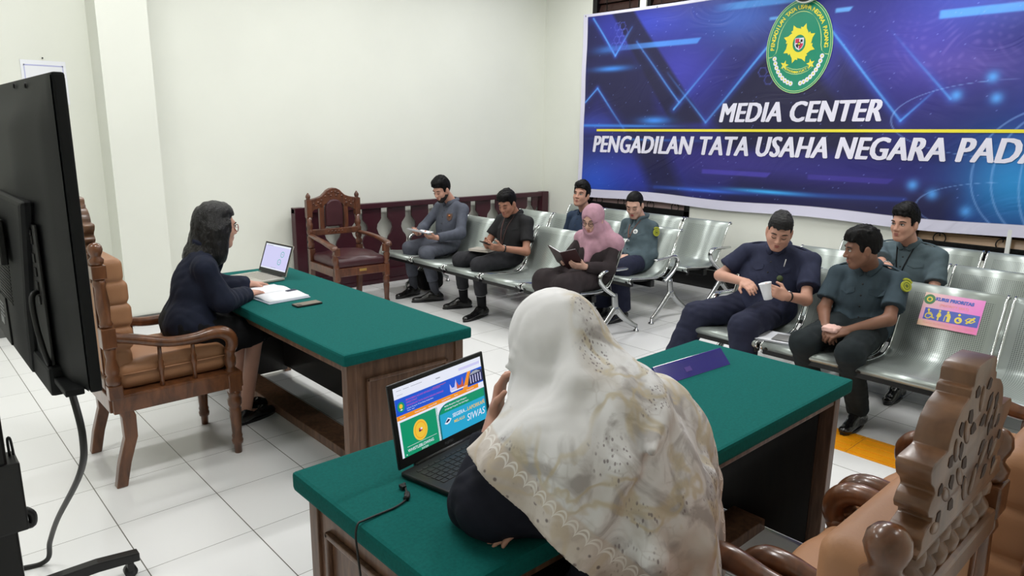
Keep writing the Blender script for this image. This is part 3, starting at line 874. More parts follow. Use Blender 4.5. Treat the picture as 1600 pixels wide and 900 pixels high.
bench('back row steel bench against the wall behind the priority seat', BX[2], -2.44, 4, .57)
# ---------------------------------------------------------------- television on its rolling stand
def television():
    t = thing('television', 'large black television seen from behind beside the navy blazer woman\'s armchair', 'television', (-.297, -.43, 1.51))
    hy, hz = .62, .365
    MB().bx(-.012, .014, -hy, hy, -hz, hz, .006).build('bezel', M['tv'], t)
    MB().bx(.0125, .0155, -hy + .012, hy - .012, -hz + .016, hz - .012).build('screen', mat('dark_screen', rgb(8, 8, 10), .08), t)
    def sm(a, b, x):
        x = min(1, max(0, (x - a) / (b - a))); return x * x * (3 - 2 * x)
    def back(a, b):
        y = -hy + .004 + a * (2 * hy - .008); z = -hz + .004 + b * (2 * hz - .008)
        top = sm(0, .15, hz - z - .015 * 0 - .10 * max(0, 1 - (y + hy) / .22) ** 2 * 0)
        side = sm(0, .09, y + hy) * sm(0, .09, hy - y)
        edge = min(1, min(y + hy, hy - y, hz - z, z + hz) / .01)
        # the swept shoulder under the top edge drops towards the corner
        sw = sm(.0, .12, (hz - z) - .015 - .10 * sm(.34, 0.0, abs(abs(y) - hy)) * .0)
        return (-.012 - .006 * edge - .030 * sw * sm(0, .35, y + hy + .0) * sm(0, .35, hy - y) - .012 * sw * side, y, z)
    MB().sheet(back, 60, 36).build('rear_cover', M['tv'], t)
    ch = MB()
    ch.prism([(-.44, .075), (.44, .075), (.42, -.20), (.40, -.40), (-.26, -.40), (-.30, -.22)], (-.042, 0, 0), (0, 1, 0), (0, 0, 1), (-.036, 0, 0))
    c = ch.build('chassis_housing', M['tv'], t, bevel=.012)
    v = MB()
    for k in range(15):
        z = -.10 - .010 * k
        v.bx(-.0795, -.077, -.13 + .004 * k * .5, .10, z, z + .0045)
        v.bx(-.0795, -.077, .16, .36, z, z + .0045)
    v.build('vent_slots', M['tv_dark'], c)
    MB().bx(-.0565, -.050, -.455, -.325, -.33, .02, .003).build('port_recess', M['tv_dark'], t)
    p = MB()
    for k, z in enumerate((-.03, -.075, -.11, -.145, -.18)):
        p.bx(-.060, -.056, -.42, -.40 + .006 * (k % 2), z, z + .022, .001)
    p.lathe([(0, .008), (.004, .008)], (-.0565, -.41, .0), (-.07, -.41, .0), 10)
    p.build('port', M['black_metal'], t)
    MB().bx(-.083, -.0775, .02, .17, -.385, -.24, .003).build('label_plate', M['tv_dark'], c)
    lb = MB().bx(-.0842, -.083, .09, .15, -.335, -.312)
    for k in range(4): lb.bx(-.0842, -.083, .06, .14, -.27 - .012 * k, -.266 - .012 * k)
    lb.build('rating_label', mat('grey_label', rgb(150, 152, 154), .6), c)
    MB().tube([(-.058, -.40, -.15), (-.075, -.42, -.16), (-.078, -.45, -.22), (-.070, -.455, -.29), (-.06, -.44, -.33)], .007, 8).build('signal_cable', M['cable'], t)
    MB().bx(-.07, -.02, -.47, -.20, -.405, -.33, .01).bx(-.06, -.02, -.60, -.47, -.37, -.355, .003).build('speaker_box', M['tv'], t)
    s = MB()
    for (y, z) in ((-.50, .27), (-.50, .02), (-.50, -.20), (-.36, .345), (-.20, .35), (-.49, -.30), (.4, .27)):
        s.lathe([(0, .0075), (.004, .006)], (-.028 if z < .3 else -.02, y, z), (-.06 if z < .3 else -.05, y, z), 10)
    s.build('screw', M['tv_dark'], t)
television()
def tv_stand():
    t = thing('television_stand', 'black rolling stand under the large television', 'stand', (-.47, -.43, 0))
    MB().bx(-.045, .032, -.045, .045, .09, 1.62, .008).build('pole', M['black_metal'], t)
    MB().bx(.02, .088, -.03, .03, 1.44, 1.50, .004).bx(.07, .088, -.2, .2, 1.40, 1.52, .004).build('bracket', M['black_metal'], t)
    MB().bx(-.05, .06, -.055, .055, .57, .79, .006).build('clamp', M['black_plastic'], t)
    MB().tube([(.058, -.02, .62), (.074, -.02, .60), (.072, -.02, .57), (.055, -.02, .57)], .012, 8).tube([(.045, .02, .79), (.045, .02, .84), (.052, .02, .84), (.055, .02, .79)], .004, 6).build('clamp_handle', M['black_plastic'], t)
    for s in (-1, 1):
        yy = s * .43
        f = MB().prism([(-.45, .055), (-.42, .095), (-.05, .115), (.30, .115), (.445, .098), (.445, .062), (.30, .075), (-.05, .075), (-.38, .055)], (0, yy - .022, 0), (1, 0, 0), (0, 0, 1), (0, .044, 0))
        l = f.build('foot', M['black_metal'], t, bevel=.004)
        for x in (-.41, .41):
            MB().cyl((x, yy - .016, .024), (x, yy + .016, .024), .024, 14).bx(x - .012, x + .012, yy - .02, yy + .02, .03, .066, .003).build('caster', M['black_plastic'], l)
    MB().bx(-.03, .02, -.43, .43, .08, .115, .004).build('cross_bar', M['black_metal'], t)
tv_stand()
tag(MB().tube([(-.295, -.66, 1.13), (-.29, -.68, 1.05), (-.285, -.735, .92), (-.28, -.59, .75), (-.28, -.03, .352), (-.285, .22, .14), (-.30, .30, .02), (-.42, .34, .011), (-.8, .5, .011)], .0095, 10, sub=8).build('power_cable', M['cable'], None),
    'black power cable hanging below the large television', 'cable')

# ---------------------------------------------------------------- screens and laptops
def glow(name, c, k=1.0):
    m = bpy.data.materials.new(name); m.use_nodes = True
    b = m.node_tree.nodes['Principled BSDF']
    b.inputs['Base Color'].default_value = (.02, .02, .02, 1); b.inputs['Roughness'].default_value = .15
    b.inputs['Emission Color'].default_value = c; b.inputs['Emission Strength'].default_value = k
    return m
G = {k: glow('screen_' + k, rgb(*c), s) for k, c, s in (('white', (232, 236, 250), .95), ('blue', (22, 88, 214), .9), ('orange', (246, 150, 32), .9), ('green', (10, 150, 108), .9), ('cyan', (40, 170, 214), .9),
     ('deep', (14, 110, 120), .9), ('yellow', (240, 196, 60), .95), ('navy', (34, 40, 90), .8), ('pink', (190, 90, 190), .8), ('grey', (170, 176, 190), .8), ('red', (214, 96, 60), .8), ('lilac', (206, 204, 244), .95), ('teal', (60, 180, 176), .9))}
def laptop(label, loc, rz, W, D, Hs, tilt, casing, keycol, draw, lift=.0):
    t = thing('laptop', label, 'laptop', loc, rz)
    MB().bx(-W / 2, W / 2, -D, .0, .002, .018, .005).build('base', casing, t)
    k = MB()
    rows = 6; kw = (W - .06) / 15
    for r in range(rows):
        off = (0, .2, .4, .1, .3, 0)[r] * kw
        y = -.032 - r * .0185
        n = 15
        for c in range(n):
            if r == 5 and 4 <= c <= 8:
                if c == 4: k.bx(-W / 2 + .03 + 4 * kw, -W / 2 + .03 + 9 * kw - .003, y - .0155, y, .0175, .0198, .001)
                continue
            x = -W / 2 + .03 + c * kw
            k.bx(x, x + kw - .0032, y - (.0155 if r else .009), y, .0175, .0198, .001)
    k.build('keyboard', keycol, t)
    MB().bx(-.055, .05, -D + .015, -D + .078, .0176, .0186, .001).build('touchpad', mat('touchpad', tuple(c * .8 for c in casing.node_tree.nodes['Principled BSDF'].inputs['Base Color'].default_value[:3]) + (1,), .4), t)
    MB().cyl((-W * .36, .0, .016), (W * .36, .0, .016), .0085, 10).build('hinge', M['black_plastic'], t)
    ct, st = math.cos(tilt), math.sin(tilt)
    O = np.array((0, .004, .02)); U = np.array((1, 0, 0)); V = np.array((0, st, ct)); Nn = np.array((0, -ct, st))
    lid = MB().box(O + V * Hs / 2 - Nn * .004, (W / 2, Hs / 2, .0045), np.array([U, V, Nn]).T, .004).build('lid', casing if casing is M['silver'] else M['black_plastic'], t)
    MB().box(O + V * Hs / 2 + Nn * .0008, (W / 2 - .003, Hs / 2 - .003, .0008), np.array([U, V, Nn]).T).build('bezel', M['black_plastic'], lid)
    mx, mb_, mt = .017, .030, .014
    sw, sh = W - 2 * mx, Hs - mb_ - mt
    S0 = O + V * mb_ - U * sw / 2
    lay = {}
    def rect(col, u0, u1, v0, v1, lv=1, poly=None):
        p = poly or [(u0, v0), (u1, v0), (u1, v1), (u0, v1)]
        lay.setdefault((lv, col), MB()).prism([(a * sw, b * sh) for a, b in p], S0 + Nn * (.0016 + .0003 * lv), U, V, Nn * .0001)
    def write(col, s, u, v, size, lv=4, bold=.0, shear=0, align='LEFT', rot=0):
        vs, fs = text_mesh(s, size * sh, bold * size * sh, shear, align)
        c_, s_ = math.cos(rot), math.sin(rot)
        lay.setdefault((lv, col), MB()).add([S0 + Nn * (.0016 + .0003 * lv) + U * (u * sw + (q[0] * c_ - q[1] * s_)) + V * (v * sh + q[0] * s_ + q[1] * c_) for q in vs], fs, False)
    draw(rect, write)
    scr = lay.pop((0, 'white')).build('screen', G['white'], lid, clean=False) if (0, 'white') in lay else None
    for (lv, col), mb in sorted(lay.items()):
        mb.build('screen_' + ('content'), G[col], scr, clean=False)
    return t, U, V, Nn, O
def page_site(rect, write):
    rect('white', 0, 1, 0, 1, 0)
    for k, (u, w) in enumerate(((.03, .05), (.10, .06), (.18, .12))): rect('grey', u, u + w, .945, .952)
    rect('grey', .03, .09, .885, .89); rect('grey', .45, .50, .91, .925); rect('lilac', .72, .98, .90, .94)
    rect('blue', 0, 1, .60, .84)
    circ = lambda cx, cy, rx, ry, n=22: [(cx + rx * math.cos(2 * PI * i / n), cy + ry * math.sin(2 * PI * i / n)) for i in range(n)]
    rect('green', 0, 0, 0, 0, 2, circ(.055, .715, .036, .072)); rect('yellow', 0, 0, 0, 0, 3, circ(.055, .725, .017, .032)); rect('white', 0, 0, 0, 0, 4, circ(.055, .675, .012, .008))
    write('pink', 'MAHKAMAH AGUNG REPUBLIK INDONESIA', .11, .775, .036, bold=.01); write('pink', 'DIREKTORAT', .11, .735, .036, bold=.01)
    write('pink', 'PENGADILAN TATA USAHA NEGARA PADANG', .11, .690, .036, bold=.01)
    write('white', 'Jl. Durian Tarung No. 37, Kota Padang, Sumatera Barat', .11, .655, .024); write('white', 'Website : Email :', .11, .625, .022)
    # roofs of the horned house and the court building
    rect('white', .60, .80, .625, .645, 2)
    for (u, c) in ((.62, 'lilac'), (.70, 'red')):
        rect(c, 0, 0, 0, 0, 3, [(u - .03, .645), (u - .025, .76), (u - .005, .69), (u + .025, .69), (u + .05, .80), (u + .055, .645)])
    rect('orange', 0, 0, 0, 0, 2, [(.74, .60), (.80, .60), (.86, .84), (.82, .84)])
    rect('navy', 0, 0, 0, 0, 3, [(.80, .62), (1, .62), (1, .80), (.90, .83), (.84, .79)]); 
    for k in range(5): rect('lilac', .84 + .032 * k, .85 + .032 * k, .64, .76, 4)
    rect('grey', 0, 0, 0, 0, 4, [(.83, .77), (.98, .78), (.93, .82), (.88, .815)])
    write('red', 'www.ptun-padang.go.id', .40, .80, .030, lv=4)
    rect('orange', 0, .93, .535, .60, 2); rect('white', .95, .99, .54, .60, 2)
    for k, w in enumerate(('Beranda', 'Tentang Pengadilan', 'Layanan Publik', 'Layanan Hukum', 'Berita', 'Hubungi Kami')): write('white', w, .03 + .15 * k, .555, .030)
    rect('white', 0, 1, .515, .535, 1)
    rect('green', .02, .42, 0, .505, 2); rect('white', .40, 1, 0, .52, 2)
    arc = [(.42 + .13 * (1 - math.cos(a)), .33 + .175 * math.sin(a)) for a in np.linspace(0, PI / 2, 8)]
    rect('deep', 0, 0, 0, 0, 3, [(1, .505)] + arc[::-1] + [(.42, 0), (1, 0)])
    rect('green', 0, 0, 0, 0, 4, [(.985, .50)] + [(p + .015, q - .006) for p, q in arc[::-1]] + [(.435, .37), (.985, .37)])
    rect('cyan', 0, 0, 0, 0, 4, [(.435, 0), (.985, 0), (.985, .37), (.435, .37)])
    rect('yellow', 0, 0, 0, 0, 3, circ(.215, .29, .075, .150)); rect('orange', 0, 0, 0, 0, 4, circ(.215, .29, .060, .122)); rect('yellow', 0, 0, 0, 0, 5, circ(.215, .29, .055, .112))
    rect('red', .195, .232, .27, .32, 6); rect('white', .214, .232, .295, .32, 7); rect('navy', .195, .214, .27, .292, 7)
    rect('white', .06, .38, .128, .132, 3)
    write('white', 'WHISTLEBLOWING', .06, .055, .060, 4, .01); write('white', 'SYSTEM', .20, .005, .04, 4)
    rect('white', .04, .05, .02, .034, 4)
    write('white', 'Melihat, Mengetahui, Dugaan Pelanggaran', .50, .452, .030, 5, .01); write('white', 'di Lingkungan Pengadilan Tata Usaha Negara', .50, .405, .030, 5, .01)
    write('white', 'SEGERA...', .575, .255, .080, 6, .012, .1); write('yellow', 'LAPORKAN', .755, .255, .080, 6, .012, .1); write('orange', '!!', .955, .27, .08, 6, .01)
    write('yellow', 'MELALUI', .585, .165, .062, 6, .01); write('white', 'SIWAS', .735, .10, .15, 6, .002, .25)
    rect('white', 0, 0, 0, 0, 6, [(.475, .21), (.52, .285), (.56, .25), (.53, .20), (.50, .19)]); rect('navy', 0, 0, 0, 0, 7, [(.485, .225), (.52, .265), (.545, .245), (.51, .215)])
_e = math.atan2(.078, .418)
lt, *_ = laptop('black laptop with a website on screen on the nearer desk', (.601, -1.247, .7805), _e, .425, .265, .252, math.radians(10), M['black_plastic'], M['keys'], page_site)
# maker's mark under the screen
vs_, fs_ = text_mesh('FUJITSU', .011, .0002)
ct, st = math.cos(math.radians(10)), math.sin(math.radians(10))
MB().add([(q[0], .004 + .011 * st - ct * .0020 + q[1] * st, .02 + .011 * ct + .002 * st + q[1] * ct) for q in vs_], fs_, False).build('maker_mark', mat('mark_grey', rgb(110, 112, 116), .4), lt, clean=False)
def page_dash(rect, write):
    rect('white', 0, 1, 0, 1, 0)
    rect('lilac', 0, 1, .05, .93, 1)
    for (u, v) in ((.74, .66), (.68, .34)):
        rg = [(u + .07 * math.cos(a), v + .12 * math.sin(a)) for a in [k * PI / 14 for k in range(29)]]
        inn = [(u + .055 * math.cos(a), v + .095 * math.sin(a)) for a in [k * PI / 14 for k in range(28, -1, -1)]]
        for k in range(28):
            rect('teal', 0, 0, 0, 0, 2, [rg[k], rg[k + 1], inn[27 - k], inn[28 - k]])
        rect('grey', u - .03, u + .03, v - .01, v + .01, 2)
    rect('grey', .06, .30, .93, .95, 2); rect('grey', .40, .60, .07, .085, 2)
laptop('silver laptop with pale dashboard on screen at the far end of the long desk', (1.309, 1.655, .7805), math.atan2(-.993, .116), .337, .225, .212, math.radians(20), M['silver'], mat('beige_keys', rgb(168, 164, 154), .5), page_dash)

# charger lead of the black laptop
c = thing('charger_cable', 'thin black charger cable trailing from the black laptop over the desk edge', 'cable', (.3, -1.41, .78))
def rel(L): return [(a - .3, b + 1.41, z - .78) for a, b, z in L]
MB().tube(rel([(.372, -1.335, .789), (.36, -1.345, .789)]), .0045, 8).bx(.052, .066, .055, .075, .003, .014, .002).build('plug', M['cable'], c)
MB().tube(rel([(.366, -1.345, .789), (.352, -1.375, .785), (.335, -1.402, .785), (.29, -1.418, .784), (.24, -1.420, .784), (.19, -1.424, .786), (.166, -1.432, .788), (.152, -1.445, .765), (.150, -1.455, .72), (.150, -1.47, .60), (.14, -1.48, .35), (.10, -1.5, .02)]), .0030, 7, sub=6).build('lead', M['cable'], c)
MB().tube(rel([(.348, -1.383, .787), (.340, -1.396, .787), (.330, -1.405, .787)]), .0085, 8).build('ferrite_bead', M['cable'], c)

# name stand
t = thing('name_stand', 'blue acrylic triangular name stand lying along the nearer desk', 'name stand', (1.825, -1.292, .781), math.radians(-4))
tri = [(-.052, 0), (.052, 0), (.006, .062)]
MB().prism(tri, (-.225, 0, 0), (0, 1, 0), (0, 0, 1), (.45, 0, 0)).build('acrylic_body', M['purple'], t, bevel=.002)
n = nv((0, -.062, .058)); 
MB().prism([(-.06, .025), (-.02, .025), (-.02, .045), (-.06, .045)], np.array((0, -.052, 0)) + n * .001, (1, 0, 0), (0, .683, .73), n * .0004).build('name_strip', mat('strip_violet', rgb(74, 46, 140), .3), t)

# planner, phone and pen on the long desk
t = thing('planner', 'open white planner with navy strap under the woman in blazer\'s hand', 'planner', (1.085, 1.14, .781), math.radians(4))
for s in (-1, 1):
    MB().sheet(lambda a, b: (-.125 + .25 * b, s * (.003 + a * .205), .010 + .010 * math.sin(PI * min(1, a * 1.25)) * (1 - a * .6)), 10, 3).build('page', M['white_paper'], t, solid=.012)
MB().bx(-.132, .132, -.215, .215, 0, .006, .002).build('cover', mat('planner_cover', rgb(206, 212, 226), .5), t)
MB().tube([(.138, -.06, .004), (.128, -.062, .022), (.09, -.064, .026), (.06, -.066, .024)], .016, 8, flat=(1, .15)).build('strap', M['navy_note'], t)
t = thing('phone', 'phone with tan case lying on the long green desk beside the planner', 'phone', (1.135, .785, .781), math.radians(2))
MB().bx(-.078, .078, -.037, .037, 0, .010, .005).build('case', M['black_plastic'], t)
MB().bx(-.074, .074, -.034, .034, .0098, .0112, .002).build('back_plate', mat('phone_tan', rgb(112, 98, 84), .3), t)
MB().bx(-.068, -.045, -.028, .002, .0108, .0125, .002).build('camera_block', M['black_metal'], t)
tag(MB().cyl((.98, 1.205, .803), (1.075, 1.305, .790), .0042, 8).build('pen', M['white_plastic'], None), 'white pen beside the blazer woman\'s hand on the desk', 'pen')

# things on and under the benches
t = thing('newspaper', 'folded newspaper on the steel seat between the navy and dark green uniforms', 'newspaper', (3.60, -.80, .462), .2)
for k in range(3):
    MB().sheet(lambda a, b: (-.12 + .24 * a, -.15 + .30 * b, .001 + .006 * k + .006 * math.sin(5 * a + k)), 6, 4).build('sheet', M['white_paper'], t, solid=.0015)
MB().bx(-.09, .06, -.11, .02, .0215, .0225).build('print_block', mat('newsprint_grey', rgb(130, 130, 130), .8), t)
tag(MB().bx(3.56, 3.72, 1.38, 1.47, .452, .462, .004).build('folded_spectacle_case', M['black_plastic'], None), 'slim black case on the empty seat beside the woman in pink hijab', 'case')
F = Field((3.75, 3.35, 0), (4.15, 3.72, .3), .01)
F.box((3.95, 3.55, .105), (.14, .13, .10), None, .06, .02); F.folds(.008, 12, 3); F.cut((0, 0, .003), (0, 0, -1))
t = thing('bag', 'black bag on the floor under the bench behind the man in grey', 'bag', (3.95, 3.55, 0))
F.mesh('pouch', M['black_cloth'], t)
MB().tube([(.0, -.08, .19), (0, -.05, .26), (0, .05, .26), (0, .08, .19)], .009, 8).build('handle', M['black_cloth'], t)

# priority sticker on the backrest: written in the plane of the slanting back
def sticker():
    O0 = np.array((4.106, -1.615, .717)); V = nv((.092, 0, .19)); U = np.array((0, -1., 0)); Nn = nv((-.19, 0, .092))
    t = thing('priority_sticker', 'pink and blue priority seat sticker on the steel backrest', 'sticker', tuple(O0))
    w, h = .322, .212
    me = bpy.data.meshes.new('sheet')
    nx, ny = 24, 14
    vs = []; col = []
    for i in range(nx + 1):
        for j in range(ny + 1):
            a, b = i / nx, j / ny
            vs.append(tuple(U * (a - .5) * w + V * (b - .5) * h + Nn * .006))
            k = min(1, max(0, a * .8 + (1 - b) * .5 - .05)); k2 = max(0, 1 - math.hypot(a * 1.4, (1 - b)) * 1.1)
            c = np.array((244, 190, 216)) * (1 - k) + np.array((244, 120, 214)) * k
            c = c * (1 - k2 * .5) + np.array((250, 240, 180)) * k2 * .5
            if b < .18: c = np.array((246, 206, 170)) * (1 - a) + np.array((246, 120, 190)) * a
            col.append(s2l(tuple(c / 255)) + (1,))
    fs = [(i * (ny + 1) + j, (i + 1) * (ny + 1) + j, (i + 1) * (ny + 1) + j + 1, i * (ny + 1) + j + 1) for i in range(nx) for j in range(ny)]
    me.from_pydata(vs, [], fs); ca = me.color_attributes.new('paint', 'FLOAT_COLOR', 'POINT'); ca.data.foreach_set('color', np.array(col, np.float32).ravel())
    me.materials.append(vcol('sticker_print', rough=.35)); link(bpy.data.objects.new('sheet', me), t)
    Z = {}
    def P(col, poly, lv=1): Z.setdefault((lv, col), MB()).prism([((a - .5) * w, (b - .5) * h) for a, b in poly], Nn * (.0062 + .0003 * lv), U, V, Nn * .0001)
    def Wt(col, s, a, b, size, bold=0, lv=2, al='LEFT'):
        vs, fs = text_mesh(s, size * h, bold * h, 0, al)
        Z.setdefault((lv, col), MB()).add([Nn * (.0062 + .0003 * lv) + U * ((a - .5) * w + q[0]) + V * ((b - .5) * h + q[1]) for q in vs], fs, False)
    circ = lambda cx, cy, r, n=18, a0=0, a1=2 * PI: [(cx + r * h / w * math.cos(a0 + (a1 - a0) * i / n), cy + r * math.sin(a0 + (a1 - a0) * i / n)) for i in range(n + (0 if a1 - a0 > 6 else 1))]
    P('blue', [(.07, .20), (.98, .20), (.98, .545), (.07, .545)])
    P('green', circ(.10, .80, .15)); P('yellow', circ(.10, .80, .08), 2); P('green', circ(.10, .80, .045), 3)
    Wt('blue', 'KURSI PRIORITAS', .20, .80, .125, .009); Wt('pink', '(PRIORITY SEAT)', .29, .64, .10, .002)
    def stroke(pts, r, lv=2):
        for (a, b), (c, d) in zip(pts[:-1], pts[1:]):
            x, y = (c - a) * w, (d - b) * h; L = math.hypot(x, y) + 1e-9; nx_, ny_ = -y / L * r * h / w, x / L * r
            P('yellow', [(a + nx_, b + ny_), (c + nx_, d + ny_), (c - nx_, d - ny_), (a - nx_, b - ny_)], lv)
        for (a, b) in pts: P('yellow', circ(a, b, r, 8), lv)
    # wheelchair user
    P('yellow', circ(.135, .49, .032), 2); stroke([(.14, .45), (.15, .37), (.205, .37), (.225, .27), (.25, .27)], .018); stroke([(.145, .41), (.19, .41)], .014)
    stroke([(.13, .38), (.105, .34), (.105, .27), (.14, .235), (.18, .25), (.195, .30)], .014)
    # expectant woman, person with stick, infant in arms, crossed eye
    P('yellow', circ(.325, .50, .030), 2); P('yellow', [(.31, .46), (.34, .46), (.365, .38), (.35, .32), (.335, .32), (.335, .22), (.31, .22), (.308, .32), (.285, .33)], 2)
    P('yellow', circ(.465, .50, .030), 2); P('yellow', [(.45, .46), (.50, .47), (.525, .38), (.52, .22), (.465, .22), (.47, .36), (.445, .38)], 2); stroke([(.455, .42), (.43, .38), (.425, .23)], .011)
    P('yellow', circ(.655, .48, .035), 2); P('yellow', circ(.655, .32, .095), 2); P('blue', circ(.655, .32, .045), 3); P('yellow', circ(.675, .335, .025), 4)
    stroke([(.77, .36), (.81, .42), (.86, .43), (.92, .37), (.87, .31), (.82, .31), (.77, .36)], .014); stroke([(.80, .27), (.91, .46)], .014); stroke([(.785, .28), (.895, .47)], .012)
    for k, (a, s) in enumerate(((.09, 'Disabilitas'), (.27, 'Ibu Hamil'), (.44, 'Lansia'), (.60, 'Ibu Anak'), (.78, 'Tunanetra'))): Wt('pink', s, a, .09, .06)
    cm = dict(blue=mat('sticker_blue', rgb(56, 84, 190), .35), yellow=mat('sticker_yellow', rgb(244, 222, 70), .35), green=mat('sticker_green', rgb(60, 130, 74), .35), pink=mat('sticker_peach', rgb(246, 150, 150), .35))
    for (lv, c), m in sorted(Z.items()): m.build('sticker_print', cm[c], t, clean=False)
sticker()
# ---------------------------------------------------------------- printed banner on the right wall
def banner():
    BXX = WX - .045
    t = thing('banner', 'large blue MEDIA CENTER banner hung across the right wall', 'banner', (BXX, 1.0, .9))
    Y0, Y1 = 3.54, -2.05                      # left and right edges
    zb = lambda y: .932 + .012 * math.sin(3.1 * y + .5)
    zt = lambda y: 3.20 - .012 * math.sin((3.5 - y) * 1.1)
    def wave(y, z):
        return .010 * math.sin(2.1 * y + 1.3 * z) + .007 * math.sin(5.2 * y - 2.3 * z + 1) * (.3 + .7 * max(0, z - 1.4) / 1.8) + .004 * math.sin(9 * z + 3 * y)
    def pos(y, z, e=0.0):
        return np.array((-.004 - wave(y, z) * .9 - e, y - 1.0, z - .9))
    ny, nz = 520, 250
    ys = np.linspace(Y0, Y1, ny + 1); f = np.linspace(0, 1, nz + 1)
    Yg = np.repeat(ys[:, None], nz + 1, 1)
    zbv = np.array([zb(y) for y in ys]); ztv = np.array([zt(y) for y in ys])
    Zg = zbv[:, None] + (ztv - zbv)[:, None] * f[None, :]
    # ---- the print
    Y, Z = Yg, Zg
    C = np.empty(Y.shape + (3,)); C[:] = np.array((40, 40, 104))
    def mixin(mask, col):
        C[:] = C * (1 - mask[..., None]) + np.array(col, float) * mask[..., None]
    def blob(y, z, sy, sz, col, a): mixin(a * np.exp(-((Y - y) / sy) ** 2 - ((Z - z) / sz) ** 2), col)
    rs = np.random.RandomState(2)
    for (y, z, sy, sz, col, a) in ((3.2, 1.15, .55, .30, (46, 92, 214), .95), (2.55, 1.25, .6, .22, (58, 70, 190), .7), (2.0, 2.45, .55, .42, (66, 66, 176), .9), (2.5, 3.0, .9, .22, (60, 74, 190), .8), (1.3, 2.95, .5, .25, (72, 116, 216), .8),
                                   (3.2, 2.9, .3, .3, (54, 58, 160), .7), (1.4, 1.45, .9, .18, (72, 60, 150), .6), (.35, 2.65, .35, .4, (74, 80, 190), .6), (-.5, 2.55, .6, .5, (80, 72, 180), .8), (-1.0, 2.9, .6, .25, (70, 96, 206), .7),
                                   (.1, 1.3, .8, .2, (66, 58, 150), .6), (-1.35, 1.4, .45, .42, (46, 150, 216), .95), (-1.7, 2.2, .4, .6, (60, 80, 190), .7), (-.9, 2.35, .5, .16, (124, 104, 190), .45), (3.3, 1.85, .4, .12, (62, 84, 200), .6)):
        blob(y, z, sy, sz, col, a)
    def poly(pts, col, a=.85, soft=.02):
        ins = np.zeros(Y.shape, bool); d = np.full(Y.shape, 9.0)
        n = len(pts)
        for i in range(n):
            (y0, z0), (y1, z1) = pts[i], pts[(i + 1) % n]
            c = (z0 > Z) != (z1 > Z)
            with np.errstate(divide='ignore', invalid='ignore'):
                x = (y1 - y0) * (Z - z0) / (z1 - z0 + 1e-12) + y0
            ins ^= c & (Y < x)
            ey, ez = y1 - y0, z1 - z0; L2 = ey * ey + ez * ez
            tt = np.clip(((Y - y0) * ey + (Z - z0) * ez) / L2, 0, 1)
            d = np.minimum(d, np.hypot(Y - y0 - tt * ey, Z - z0 - tt * ez))
        m = np.where(ins, np.clip(.5 + d / soft / 2, 0, 1), np.clip(.5 - d / soft / 2, 0, 1))
        mixin(m * a, col)
    dark = (33, 32, 62)
    poly([(3.10, 3.2), (2.77, 3.2), (1.653, 1.87), (2.108, 1.87)], dark, .9)
    poly([(3.5, 2.62), (2.72, 2.72), (2.35, 2.45), (2.3, 2.0), (1.9, 1.84), (2.75, 1.77), (3.26, 2.25), (3.5, 2.0)], dark, .75, .12)
    poly([(3.54, 3.1), (3.36, 3.1), (2.99, 2.66), (3.54, 2.6)], dark, .7, .06)
    poly([(3.26, 2.28), (2.78, 1.70), (2.15, .9), (2.5, .9), (3.0, 1.6), (3.54, 2.02)], dark, .0)
    poly([(2.72, 1.72), (2.25, 1.72), (1.75, .8), (2.2, .8)], dark, .8, .08)
    poly([(1.073, 2.49), (1.60, 1.95), (1.3, 1.6), (-.3, 1.6), (.10, 1.95), (.50, 2.40), (.36, 2.55), (.9, 2.52)], dark, .9, .05)
    poly([(1.2, 1.30), (-.9, 1.28), (-.9, .8), (1.6, .8)], dark, .7, .1)
    poly([(.25, 2.55), (-.36, 1.90), (-.1, 1.75), (.3, 2.0)], dark, .5, .1)
    poly([(3.54, 1.70), (-.8, 1.60), (-.8, 1.55), (3.54, 1.66)], dark, .35, .05)
    def seg(a, b, col, w=.009, al=1.0, glow_=.0, fade=None):
        (y0, z0), (y1, z1) = a, b
        ey, ez = y1 - y0, z1 - z0; L2 = ey * ey + ez * ez
        tt = np.clip(((Y - y0) * ey + (Z - z0) * ez) / L2, 0, 1)
        d = np.hypot(Y - y0 - tt * ey, Z - z0 - tt * ez)
        k = al * (np.ones_like(tt) if fade is None else np.clip(fade[0] + (fade[1] - fade[0]) * tt, 0, 1))
        if glow_: mixin(np.exp(-(d / glow_) ** 2) * .45 * k, (70, 110, 240))
        mixin(np.clip(1.5 - d / w, 0, 1) * k, col)
    cy = (92, 166, 246)
    seg((3.377, 3.138), (2.994, 2.669), cy, .010, .8, .03); seg((2.994, 2.669), (2.75, 2.98), cy, .010, .9, .03, (1, .3))
    seg((2.663, 2.808), (2.012, 2.092), cy, .008, .8, .03, (.6, 1)); seg((2.085, 2.02), (1.50, 2.63), cy, .011, .9, .05, (1, .2))
    seg((2.195, 2.43), (1.657, 1.873), cy, .008, .8, .03, (.2, 1)); seg((1.657, 1.873), (.96, 2.66), cy, .012, .95, .05, (.6, 1))
    seg((3.459, 2.126), (3.264, 2.294), cy, .009, .9, .03); seg((3.264, 2.294), (2.78, 1.77), cy, .009, .9, .03, (1, .4))
    seg((.36, 2.75), (-.38, 1.887), cy, .010, .95, .05, (1, .8)); seg((-.38, 1.887), (-.64, 2.16), cy, .009, .8, .03, (1, .2)); seg((-.2, 2.68), (-.76, 2.07), cy, .009, .7, .04, (.1, 1))
    # slanted light bars and flares
    def bar(y0, y1, z0, z1, col, a, slant=.05, s=.012, fl=0):
        e = (Z - z0) / (z1 - z0) * slant
        m = np.clip((z1 - Z) / s + .5, 0, 1) * np.clip((Z - z0) / s + .5, 0, 1) * np.clip((Y - (y1 - e)) / .02 + .5, 0, 1)
        m *= np.clip((y0 - Y) / (fl or .02), 0, 1)
        mixin(m * a, col)
